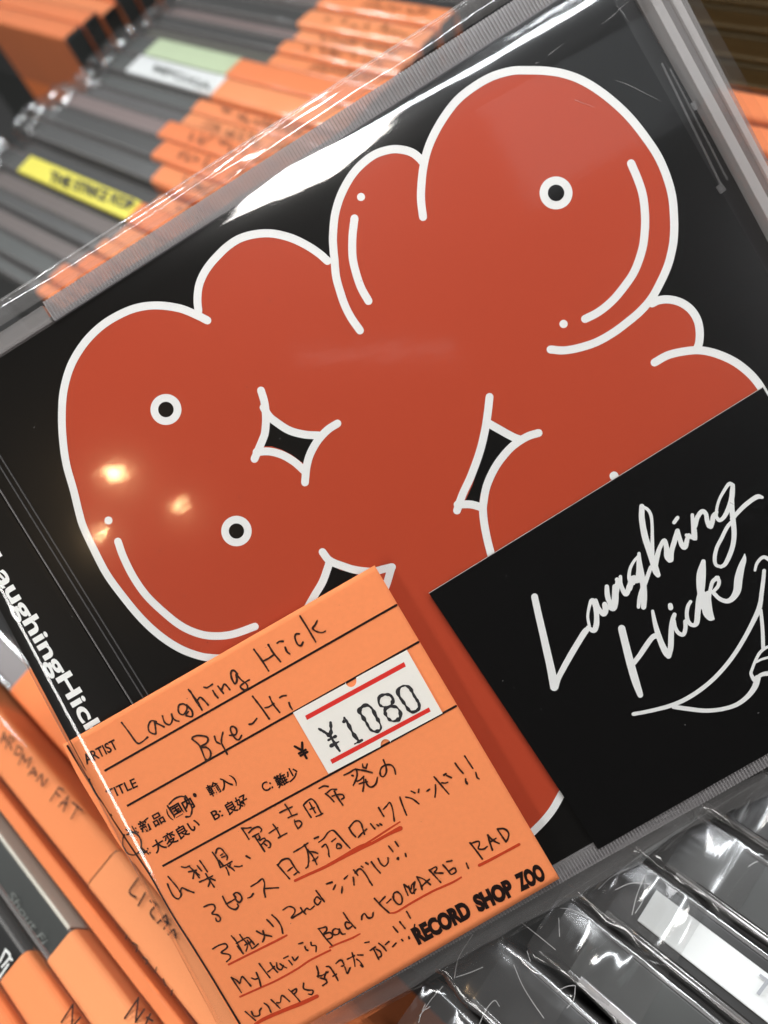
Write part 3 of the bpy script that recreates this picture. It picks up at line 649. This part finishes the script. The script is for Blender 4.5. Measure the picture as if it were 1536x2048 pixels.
UL += T(740,1620,4.8, dict(p=[(195,990),(260,975),(400,890),(600,780),(780,700),(875,645)], w=[3,4,4.5,4.5,4.5,3.5]), dict(p=[(1050,530),(1150,480),(1300,400),(1430,330)], w=[6.5,6,5.5,6]))
UL += T(470,1860,8.17, dict(p=[(330,1536),(500,1440),(800,1310),(1100,1190),(1340,1080)], w=[6,8,8,9,8]))
cs('red_underline', UL, REDPEN, 5, k=-0.06)
# price sticker
SZ = 4.6545
st_pts = [(75,632),(560,365)]
for k in range(9):
    a = math.radians(200 - k * 20 - 30); st_pts.append((613 + 50 * math.cos(math.radians(-150 + 0)) * 0 + 52 * math.cos(math.radians(180 - 12 - k * 21)), 335 + 60 * math.sin(math.radians(180 - 12 - k * 21))))
st_pts += [(662,305),(1135,48),(1467,635),(985,893)]
for k in range(9):
    an = math.radians(-20 - k * 20); st_pts.append((938 + 48 * math.cos(an), 925 + 50 * math.sin(an)))
st_pts += [(890,945),(405,1200)]
stk = T(570,1290,SZ, st_pts)[0]
szz = lz + 0.17
sticker = plate('price_sticker', [P(a, b, szz) for a, b in stk], STICKER, card, szz, 0.17)
for bar in ([(187,658),(1108,158),(1125,200),(205,698)], [(420,1068),(1340,580),(1357,618),(440,1107)]):
    plate('red_bar', [P(a, b, szz) for a, b in T(570,1290,SZ,bar)[0]], STICKRED, sticker, szz + 0.015)
NUM = T(570,1290,SZ, [(315,780),(375,815),(425,850)], [(424,722),(428,780),(425,850)], [(425,850),(465,920),(508,985)], [(405,885),(470,850)], [(430,938),(500,900)],
  [(548,712),(553,675),(590,740),(635,825),(690,897)], [(650,920),(715,885)],
  dict(p=[(692,612),(722,572),(765,560),(808,590),(850,668),(890,745),(886,788),(840,805),(795,785),(755,718),(715,655)], closed=True),
  dict(p=[(882,480),(930,460),(980,468),(1005,510),(985,560),(935,578),(885,560),(872,520)], closed=True),
  dict(p=[(935,595),(985,572),(1040,580),(1072,625),(1068,680),(1015,708),(968,690),(935,640)], closed=True),
  dict(p=[(1050,430),(1075,392),(1120,378),(1165,402),(1200,468),(1245,542),(1245,592),(1200,622),(1158,610),(1108,540),(1065,478)], closed=True))
strokes('stamped_price', NUM, STAMP, sticker, szz + 0.02, 6.0, pz=szz + 0.02, jit=0.9, n=8)

# ================================================================== CLEAR SLEEVE ROUND THE CASE
def sleeve_mesh():
    x0, x1 = ox0 - 1.5, ox1 + 0.8; y0, y1 = oy0 - 3.5, oy1 + 1.2
    NX, NY = 230, 210
    vs, fs = [], []
    r = 5.5
    for j in range(NY + 1):
        for i in range(NX + 1):
            y = y0 + (y1 - y0) * j / NY; xa = xl(y) - 0.3; x = xa + (x1 - xa) * (i / NX) ** 1.25
            z = 2.75
            # rounds down over the spine side
            dl = x - xa
            if dl < r: z -= r - math.sqrt(max(0, r * r - (r - dl) ** 2))
            # rounds over the top rim, slope shaped so the tube's glare widens rightwards
            f = max(0.0, min(1.0, (x - (-45)) / 110))
            span = 7 + 10 * f
            dt = (oy1 + 1.2) - y
            if dt < span:
                u = 1 - dt / span; z -= (1.6 + 1.8 * f) * u * u
            db = y - y0
            if db < 5: z -= 2.6 * (1 - db / 5) ** 2
            z += 0.10 * noise.noise(Vector((x * 0.03, y * 0.05, 1.0))) + 0.014 * noise.noise(Vector((x * 0.10, y * 0.16, 4.0)))
            if dt < 22: z += 0.055 * (1 - dt / 22) * (0.3 + f) * noise.noise(Vector((x * 0.022, y * 0.62 + x * 0.02, 7.0)))
            vs.append((x, y, z))
    for j in range(NY):
        for i in range(NX):
            a = j * (NX + 1) + i
            fs.append((a, a + 1, a + NX + 2, a + NX + 1))
    return from_data('sleeve', vs, fs, SLEEVE, case, smooth=True)
sleeve_mesh()
def flap_mesh():
    x0, x1 = ox0 - 1.5, ox1 + 0.8
    NX, NY = 160, 24
    vs, fs = [], []
    ya = oy1 + 0.8; yb = oy1 + 4.6
    for j in range(NY + 1):
        for i in range(NX + 1):
            x = x0 + (x1 - x0) * i / NX; v = j / NY
            y = ya + (yb - ya) * v
            z = -0.5 - 1.5 * v + 0.5 * math.sin(v * math.pi) + 0.30 * noise.noise(Vector((x * 0.05, v * 3.0, 2.0)))
            if v > 0.88: z += 0.3
            vs.append((x, y, z))
    for j in range(NY):
        for i in range(NX):
            a = j * (NX + 1) + i
            fs.append((a, a + 1, a + NX + 2, a + NX + 1))
    from_data('sleeve_flap', vs, fs, FLAP, case, smooth=True)
    # welded seam, a bead of plastic
    seam = [Vector((x0 + (x1 - x0) * i / 200, yb)) for i in range(201)]
    V, Fc = [], []
    ribbon(V, Fc, seam, [0.22 + 0.08 * random.random() for _ in seam], -1.65)
    from_data('sleeve_seam', V, Fc, SCRATCH, case)
flap_mesh()
# lower hem of the sleeve
hem = [P(1536, 1560, 1), P(1300, 1660, 1), P(1120, 1775, 1), P(1000, 1835, 1), P(860, 1915, 1), P(720, 2000, 1), P(560, 2080, 1)]
hv, hf = [], []
for k in range(len(hem) - 1):
    for s in range(12):
        a = hem[k].lerp(hem[k + 1], s / 12); 
        for j in range(6):
            hv.append((a.x + 0.5 * j, a.y + 1.2 - 1.0 * j + 0.25 * noise.noise(Vector((a.x * .2, a.y * .2, j))), 0.6 - 0.35 * j + 0.22 * noise.noise(Vector((a.x * 0.15, a.y * 0.15, j * 0.8)))))
nrow = len(hv) // 6
for k in range(nrow - 1):
    for j in range(5): hf.append((k * 6 + j, k * 6 + j + 1, (k + 1) * 6 + j + 1, (k + 1) * 6 + j))
from_data('sleeve_hem', hv, hf, HEM, case, smooth=True)
# scuffs on the film
SC_ = [[(1204,48),(1225,32),(1238,20)], [(1232,10),(1246,26),(1256,42)], [(1097,110),(1126,88)], [(1072,126),(1080,124)], [(1230,160),(1262,172),(1320,202)], [(1236,20),(1258,2)], [(1150,200),(1190,215)],
       [(990,118),(1010,96)], [(540,600),(541,603)], [(1460,1005),(1470,1011)]]
for s in SC_: strokes('scuff', [dict(p=s, w=[0.3] + [1.5] * (len(s) - 2) + [0.3] if len(s) > 2 else [1.4, 0.4])], SCRATCH, case, 2.95, 1.6, pz=2.95)

# specks of dust on the film: more than anyone could count
V, Fc = [], []
for k in range(110):
    c = Vector((random.uniform(-55, 62), random.uniform(-58, 58))); r_ = random.choice((0.03, 0.04, 0.05, 0.08)); b = len(V)
    for j in range(6): V.append((c.x + r_ * math.cos(j * 1.047) * random.uniform(.7, 1.6), c.y + r_ * math.sin(j * 1.047), 3.0))
    Fc.append(tuple(range(b, b + 6)))
from_data('dust', V, Fc, SCRATCH, case)['kind'] = 'stuff'
# ================================================================== RACKED CASES BEHIND
def rounded(x0, x1, z0, z1, r=0.9, n=3):
    """profile across a spine: up one side, over the rounded top, down the other"""
    pr = [(x0, z0)]
    for k in range(n + 1):
        a = math.pi - math.pi / 2 * k / n; pr.append((x0 + r + r * math.cos(a), z1 - r + r * math.sin(a)))
    for k in range(n + 1):
        a = math.pi / 2 - math.pi / 2 * k / n; pr.append((x1 - r + r * math.cos(a), z1 - r + r * math.sin(a)))
    pr.append((x1, z0)); return pr
def loft(name, prof, ya, yb, m, parent, ny=1, wob=0.0, seed=0, caps=True, label=None, taper=0.0):
    vs, fs = [], []; n = len(prof)
    for j in range(ny + 1):
        v = j / ny
        y = ya + (yb - ya) * v
        e = min(1, min(v, 1 - v) * ny / 4) if ny > 4 else 1
        for (x, z) in prof:
            a = wob * (1.8 - e)
            dx = a * noise.noise(Vector((x * .25, y * .22, z * .25 + seed))); dz = a * noise.noise(Vector((x * .3 + 9, y * .22, z * .25 + seed)))
            vs.append((x + dx, y, z + dz - taper * (1 - e)))
    for j in range(ny):
        for i in range(n - 1):
            a = j * n + i
            fs.append((a, a + 1, a + n + 1, a + n))
    if caps:
        fs.append(tuple(range(n))); fs.append(tuple(ny * n + i for i in range(n))[::-1])
    return from_data(name, vs, fs, m, parent, label, smooth=(ny > 4))
CNT = [0]
def rack_case(b0, b1, y0, y1, z=0.0, lean=0.0, spine=None, insert=None, card=None, cardmat=None, label=None, group=None, film_=True, filmmat=None, text=None, tmat=None):
    """one case standing in the rack: x from b0 to b1, y from y0 to y1 (mm); card = (ya, yb)"""
    CNT[0] += 1
    cx = (b0 + b1) / 2; w_ = (b1 - b0)
    m = Matrix.Translation(Vector((cx, (y0 + y1) / 2, z)) * MM) @ Matrix.Rotation(lean, 4, 'Y')
    r = root('racked_cd', label, 'CD case', m, group)
    h = w_ / 2; L = (y1 - y0) / 2; cy = (y0 + y1) / 2
    sp = spine or random.choice(DARKS)
    loft('case_body', rounded(-h + 0.5, h - 0.5, -70, -1.2, 0.5), -L, L, sp, r)
    loft('spine_insert', rounded(-h + 1.1, h - 1.1, -1.6, -0.75, 0.2), -L + 5, L - 5, insert or sp, r)
    for s in (-1, 1):
        loft('case_edge', rounded(s * (h - 0.65) - 0.35, s * (h - 0.65) + 0.35, -6, -0.35, 0.15), -L, L, RAIL, r)
    if card:
        loft('price_card', rounded(-h - 0.15, h + 0.15, -45, 0.15, min(1.5, h * .5), 4), card[0] - cy, card[1] - cy, cardmat or random.choice(PAPERS), r, caps=False)
    if film_:
        loft('sleeve', rounded(-h - 0.45, h + 0.45, -30, 0.55, 1.2), -L - 5, L + 5, filmmat or BAG, r, ny=34, wob=0.45, seed=CNT[0] * 3.7, caps=False)
    return r
def on_rack(name, items, m, parent, z, width, conv_scale=1.0, n=4):
    """strokes given in photo pixels, laid on the horizontal top of a racked case"""
    inv = parent.matrix_world.inverted()
    def cv(x, y):
        q = R(x, y, z); v = inv @ (q * MM); return Vector((v.x / MM, v.y / MM))
    return strokes(name, items, m, parent, 0.0, width, conv=cv, n=n)
def setz(o, z):
    for v in o.data.vertices: v.co.z += z * MM
    return o
h_ = H
# ---- far row, left of the picture: spines left half bare, orange cards on the right half
FARS = [mat('far_spine_' + n, c, 0.4, 0.5) for n, c in (('grey', (0.095, 0.09, 0.088, 1)), ('taupe', (0.14, 0.11, 0.10, 1)), ('slate', (0.065, 0.07, 0.066, 1)), ('olive', (0.10, 0.097, 0.075, 1)), ('mauve', (0.21, 0.15, 0.14, 1)), ('dusk', (0.045, 0.045, 0.043, 1)))]  # spine colours lifted to carry the pale haze of their film
x = 0.30 * h_
FAR = 'blurred CD cases with orange cards, far row'
farlab = 'blurred dark CD case with an orange card, in the far row'
def fill(xa, xb):
    """random case widths that add up to the stretch from xa to xb"""
    r = []; q = xa
    while q < xb - 4: w_ = random.uniform(5.6, 9.4); r.append(w_); q += w_ + 0.7
    k = (xb - xa - 0.7 * len(r)) / sum(r); out = []; q = xa
    for w_ in r: out.append((q, w_ * k)); q += w_ * k + 0.7
    return out
FARX = fill(0.30 * h_, 0.550 * h_) + [(0.550 * h_, 8.4)] + fill(0.550 * h_ + 9.1, 0.955 * h_) + [(0.955 * h_, 10.0), (0.955 * h_ + 10.6, 10.2)] + fill(0.955 * h_ + 21.4, 1.72 * h_)
for x, wd in FARX:
    b = (x + wd / 2) / h_
    a0 = 1.33 * h_ + random.uniform(-1.5, 1.5); ca = (1.73 + 0.07 * math.sin(b * 9) + random.uniform(-.03, .03) + 0.10 * (b - 0.9)) * h_
    ins = None; lab = farlab; g = FAR; cd = (a0 - 2, ca); tx = None; zz = random.uniform(-3.0, 1.8)
    sp = random.choice(FARS)
    if abs(x - 0.550 * h_) < 0.01: ins = YELLOW; lab = 'CD case with a bright yellow spine label lettered in black, upper left'; g = None; tx = 'yellow'; cd = (a0 - 2, 1.645 * h_); zz = 0
    elif abs(x - 0.955 * h_) < 0.01: ins = PAPERW; lab = 'CD case with a white spine label, next below the pale green one'; g = None; tx = 'white'; zz = 0; cd = (a0 - 2, 1.77 * h_)
    elif abs(x - 0.955 * h_ - 10.6) < 0.01: ins = GREEN; lab = 'CD case with a pale green spine label, next above the white one'; g = None; tx = 'g'; zz = 0; cd = (a0 - 2, 1.79 * h_)
    if b > 1.345: cd = None; sp = random.choice(DARKS[:3]); lab = 'blurred dark CD case without a card, at the top of the far row'; g = 'dark CD cases beyond the orange cards'
    r = rack_case(x, x + wd, a0, 2.24 * h_, zz, random.uniform(-.08, .08), sp, sp, cd, label=lab, group=g)
    if random.random() < 0.8: loft('folded_film', rounded(-wd / 2 - 0.5, wd / 2 + 0.5, -20, 0.8, 1.3), (2.24 * h_ - a0) / 2 - 5, (2.24 * h_ - a0) / 2 + 11, CRUMPLE, r, ny=16, wob=2.4, seed=x, caps=False)
    if ins:
        h2 = wd / 2; cy = (a0 + 2.24 * h_) / 2
        loft('spine_label', rounded(-h2 + 0.2, h2 - 0.2, -1.0, 0.35, 0.3), cd[1] - 1 - cy, 2.13 * h_ - cy, ins, r)
    if tx == 'yellow':
        inv = r.matrix_world.inverted()
        def cvy(px, py):
            q = inv @ (R(px, py, 0.7) * MM); return (q.x / MM, q.y / MM)
        lettering('spine_lettering', [('THE STRKZ KOP', (96, 361), (264, 421), 29, 0.03)], DARKS[0], r, 0.9, conv=cvy)
    if tx == 'white':
        inv = r.matrix_world.inverted()
        def cvw(px, py):
            q = inv @ (R(px, py, 0.7) * MM); return (q.x / MM, q.y / MM)
        lettering('spine_lettering', [('MPOXIA', (306, 142), (420, 182), 22, 0.01)], GREYTXT, r, 0.9, conv=cvw)
    if cd and not tx:
        # a line of pen writing along the card
        s = []; yy = cd[0] + 8; cy = (a0 + 2.24 * h_) / 2
        V, Fc = [], []
        while yy < cd[1] - 14:
            k = random.choice((1, 1, 1, 0))
            if k:
                pts = [Vector((random.uniform(-wd * .3, wd * .3), yy + q * 0.9 - cy)) for q in range(4)]
                ribbon(V, Fc, pts, [0.55] * 4, 0.8)
            yy += random.uniform(2.2, 4)
        if V: from_data('pen_writing', V, Fc, INK, r)
# ---- row beyond it, top left corner
x = 0.985 * h_
k = 0
while x < 1.5 * h_:
    wd = random.uniform(8, 10)
    rack_case(x, x + wd, 2.45 * h_, 3.3 * h_, 4 - random.uniform(0, 2.4), random.uniform(-.03, .03), DARKS[1], None, (2.45 * h_ - 1.2 * (k % 3), 2.96 * h_), label='out of focus CD case with an orange card, in the top left corner', group='orange carded cases in the top left corner')
    x += wd + 0.6; k += 1
# ---- near row, lower left (each one can be told apart)
rB0, rB1 = 0.15 * h_, 1.10 * h_
near = []
def nb(b0, b1, z, lean, spine, ins, card, lab, cm=None, top=rB1, fm=True):
    r = rack_case(b0 * h_, b1 * h_, rB0, top, z, lean, spine, ins, card, cm, label=lab, filmmat=SHINE, film_=fm); near.append(r); return r
PINK = mat('pink_cover', (0.42, 0.27, 0.25, 1), 0.35)  # even dull pink for the case body
r1 = nb(-0.377, -0.320, 0, 0, DARKS[3], DARKS[3], (rB0, 0.611 * h_), 'CD case whose long orange card carries big pen capitals, beside the front case', PAPERS[1])
loft('second_card', rounded(-4.3, 4.3, -45, 0.1, 1.5, 4), 0.613 * h_ - (rB0 + rB1) / 2, 1.07 * h_ - (rB0 + rB1) / 2, PAPERS[0], r1, caps=False)
r2 = nb(-0.405, -0.390, -0.5, 0.02, DARKS[2], DARKS[2], (rB0, 1.0 * h_), 'slim CD case showing only a thin sliver of orange card at lower left', PAPERS[2])
r3 = nb(-0.4715, -0.4225, 0, 0.0, PINK, DARKS[1], (rB0, 0.588 * h_), 'CD case with faint grey lettering on a dark spine and a cream edge', PAPERS[1])
r4 = nb(-0.531, -0.483, 0, 0.0, DARKS[0], DARKS[0], (rB0, 0.623 * h_), 'CD case with bold white characters on a black spine at the left picture edge', PAPERS[0])
r5 = nb(-0.60, -0.542, 0, 0.0, DARKS[3], DARKS[0], (rB0, 0.70 * h_), 'CD case with a plain orange card in the bottom left corner', PAPERS[2])
r0 = nb(-0.30, -0.245, -5.0, 0.0, DARKS[3], DARKS[3], (rB0, 0.98 * h_), 'CD case with a shaded orange card, half under the left edge of the front case', PAPERS[2], fm=False)
loft('cream_edge', rounded(3.0, 3.7, -20, 0.25, 0.2), 0.592 * h_ - (rB0 + rB1) / 2, 1.08 * h_ - (rB0 + rB1) / 2, CREAM, r3)
def pen(parent, items, wd=4.8, m=INK, z=0.75): return setz(on_rack('pen_writing', items, m, parent, z, wd), z + 0.0)
pen(r1, T(0,1400,5.12, [(0,440),(40,330)], [(40,330),(60,425)], [(10,400),(60,385)], [(100,370),(60,495)], [(100,370),(150,400),(95,440)], [(95,440),(120,510)], [(180,470),(150,555)], [(180,470),(225,500),(210,555),(150,555)],
   [(240,555),(190,660)], [(240,555),(255,630),(320,590),(285,690)], [(290,770),(350,690)], [(350,690),(370,780)], [(310,745),(365,745)], [(430,755),(372,830)], [(430,755),(430,880)], [(430,880),(490,810)],
   [(600,895),(515,1030)], [(600,895),(650,920)], [(575,950),(610,985)], [(600,1090),(700,985)], [(700,985),(650,1140)], [(620,1050),(690,1060)], [(745,1050),(845,1130)], [(800,1085),(730,1215)]), 3.8)
pen(r1, T(0,1700,4.389, [(1215,245),(1140,350),(1150,390),(1190,412)], [(1275,375),(1215,485)], [(1320,445),(1370,480),(1320,545),(1350,605)], [(1455,570),(1385,640)], [(1460,575),(1470,640),(1440,690)], [(1420,620),(1480,640)], [(1520,700),(1480,740)], [(1530,700),(1545,770)]))
pen(r2, T(0,1700,4.389, [(1095,750),(1090,780)], [(1150,810),(1190,840),(1180,890)], [(1240,940),(1280,970),(1270,1000)], [(1360,1030),(1350,1070)], [(1420,1130),(1440,1190)], [(1500,1230),(1490,1270)]), 3.0)
pen(r3, T(0,1700,4.389, [(1215,1300),(1095,1475)], [(1215,1300),(1190,1510)], [(1190,1510),(1265,1400)], [(1320,1440),(1280,1527)], [(1290,1470),(1340,1500)]))
pen(r4, T(0,1700,4.389, [(640,1355),(540,1510)], [(640,1355),(630,1560)], [(630,1560),(705,1470)]))
setz(on_rack('spine_lettering', T(0,1700,4.389, [(50,875),(90,935),(20,1025)], [(0,985),(50,880)], [(98,955),(108,965)], [(0,1115),(75,1005)]), WHITE, r4, 0.0, 5.5), 0.1)
inv3 = r3.matrix_world.inverted()
def cv3(px, py):
    q = inv3 @ (R(px, py, 0.0) * MM); return (q.x / MM, q.y / MM)
lettering('spine_lettering', [('Shout Fi', (14, 1792), (84, 1890), 22, 0.0)], GREYTXT, r3, 0.0, conv=cv3)
# ---- near row again where it comes out beyond the front case, top right
x = 1.0 * h_; k = 0
while x < 1.95 * h_:
    wd = random.uniform(8.5, 10)
    oc = x < 1.27 * h_
    rack_case(x, x + wd, rB0 - 20, 0.95 * h_, 0, random.uniform(-.04, .04), GOLDSP if not oc else DARKS[3], GOLDSP if not oc else DARKS[0], (0.02 * h_, 0.64 * h_) if oc else None, filmmat=None if oc else GOLD,
              label='CD case with an orange card at the right picture edge' if oc else 'dark CD case in glinting crumpled film, in the top right corner', group='orange carded cases at the right edge' if oc else 'dark cases in the top right corner')
    x += wd + random.uniform(1.5, 3); k += 1
# ---- last row, lower right: bare dark spines in crumpled film
SPEC = [(-0.40, -0.335, 0), (-0.325, -0.245, 1), (-0.235, -0.160, 2), (-0.150, -0.075, 3), (-0.062, 0.004, 4), (0.012, 0.086, 5), (0.093, 0.166, 6), (0.174, 0.250, 7), (0.258, 0.335, 8), (0.343, 0.42, 9)]
LBL = {0: 'film-wrapped dark CD case at the left end of the lower right row', 1: 'film-wrapped dark CD case, second from the left in the lower right row', 2: 'dark CD case in heavily creased film under the corner of the shop name',
       3: 'film-wrapped dark CD case directly left of the one with the bright ledge', 4: 'CD case with a long bright ledge, left of the broad white spine label', 5: 'CD case with a broad white spine label at the lower right',
       6: 'slate-spined CD case directly right of the white spine label', 7: 'dark CD case second to the right of the white spine label', 8: 'dark CD case emerging at the right edge under the front case', 9: 'dark CD case at the right picture edge, highest of the lower right row'}
for b0, b1, k in SPEC:
    y1 = (0.10 if k < 4 else 0.075 if k < 6 else 0.05) * h_ + (6 if k < 4 else 0)
    sp = DARKS[(0, 0, 0, 0, 1, 0, 1, 0, 1, 0)[k]]
    r = rack_case(b0 * h_, b1 * h_, -0.86 * h_, y1, -0.5, 0, sp, sp, None, label=LBL[k], film_=True)
    wd = (b1 - b0) * h_; L = (y1 + 0.86 * h_) / 2
    loft('bright_ledge', rounded(-wd / 2 + 0.1, -wd / 2 + (1.5 if k == 4 else 0.5), -5, 0.5, 0.2), -L, L - 2, RAIL2 if k in (4, 6, 8) else RAIL, r)
    # crumpled film folded over the end
    loft('folded_film', rounded(-wd / 2 - 0.6, wd / 2 + 0.6, -16, 0.9, 1.5), L - 12, L + 7, CRUMPLE, r, ny=30, wob=1.7, seed=k * 5.3, caps=False)
    if k == 5:
        loft('spine_label', rounded(-wd * 0.26, wd * 0.26, -1.2, 0.15, 0.2), -L, L - 4.5, PAPERW, r)
        inv5 = r.matrix_world.inverted()
        def cv5(px, py):
            q = inv5 @ (R(px, py, 0.0) * MM); return (q.x / MM, q.y / MM)
        lettering('spine_lettering', [('THE', (1499, 1976), (1600, 2052), 52, 0.01)], mat('worn_grey_print', (0.30, 0.31, 0.33, 1), 0.6), r, 0.75, conv=cv5)
# ---- give the look-alikes in the far rows labels of their own, by their place next to something one can find
ORD = ['first', 'second', 'third', 'fourth', 'fifth', 'sixth', 'seventh', 'eighth', 'ninth', 'tenth', 'eleventh', 'twelfth', 'thirteenth', 'fourteenth', 'fifteenth']
rc = [o for o in C.objects if o.name.startswith('racked_cd')]
xs = lambda l: sorted([o for o in rc if o['label'] == l], key=lambda o: o.matrix_world.translation.x)
yel = [o for o in rc if 'bright yellow' in o['label']][0].matrix_world.translation.x
whi = [o for o in rc if 'a white spine label' in o['label'] and 'green' in o['label']][0].matrix_world.translation.x
F_ = xs(farlab)
lo = [o for o in F_ if o.matrix_world.translation.x < yel][::-1]
mid = [o for o in F_ if yel < o.matrix_world.translation.x < whi]
hi = [o for o in F_ if o.matrix_world.translation.x > whi]
for i, o in enumerate(lo): o['label'] = 'blurred orange-carded CD case, %s one below the yellow spine' % ORD[i]
for i, o in enumerate(mid): o['label'] = 'blurred orange-carded CD case, %s one above the yellow spine' % ORD[i]
for i, o in enumerate(hi): o['label'] = 'blurred orange-carded CD case, %s one above the pale green spine' % ORD[i]
for l, t_ in (('out of focus CD case with an orange card, in the top left corner', 'out of focus orange-carded CD case, %s from the front of the top left block'),
              ('dark CD case in glinting crumpled film, in the top right corner', 'dark film-wrapped CD case, %s above the orange cards in the top right corner'),
              ('blurred dark CD case without a card, at the top of the far row', 'blurred cardless CD case, %s above the topmost orange card of its row'),
              ('CD case with an orange card at the right picture edge', 'orange-carded CD case at the right picture edge, %s from the bottom')):
    for i, o in enumerate(xs(l)): o['label'] = t_ % ORD[i]

# ---- creases standing up in the film over the lower right row
byx = sorted([o for o in rc if any(o['label'] == LBL[k] for k in LBL)], key=lambda o: o.matrix_world.translation.x)
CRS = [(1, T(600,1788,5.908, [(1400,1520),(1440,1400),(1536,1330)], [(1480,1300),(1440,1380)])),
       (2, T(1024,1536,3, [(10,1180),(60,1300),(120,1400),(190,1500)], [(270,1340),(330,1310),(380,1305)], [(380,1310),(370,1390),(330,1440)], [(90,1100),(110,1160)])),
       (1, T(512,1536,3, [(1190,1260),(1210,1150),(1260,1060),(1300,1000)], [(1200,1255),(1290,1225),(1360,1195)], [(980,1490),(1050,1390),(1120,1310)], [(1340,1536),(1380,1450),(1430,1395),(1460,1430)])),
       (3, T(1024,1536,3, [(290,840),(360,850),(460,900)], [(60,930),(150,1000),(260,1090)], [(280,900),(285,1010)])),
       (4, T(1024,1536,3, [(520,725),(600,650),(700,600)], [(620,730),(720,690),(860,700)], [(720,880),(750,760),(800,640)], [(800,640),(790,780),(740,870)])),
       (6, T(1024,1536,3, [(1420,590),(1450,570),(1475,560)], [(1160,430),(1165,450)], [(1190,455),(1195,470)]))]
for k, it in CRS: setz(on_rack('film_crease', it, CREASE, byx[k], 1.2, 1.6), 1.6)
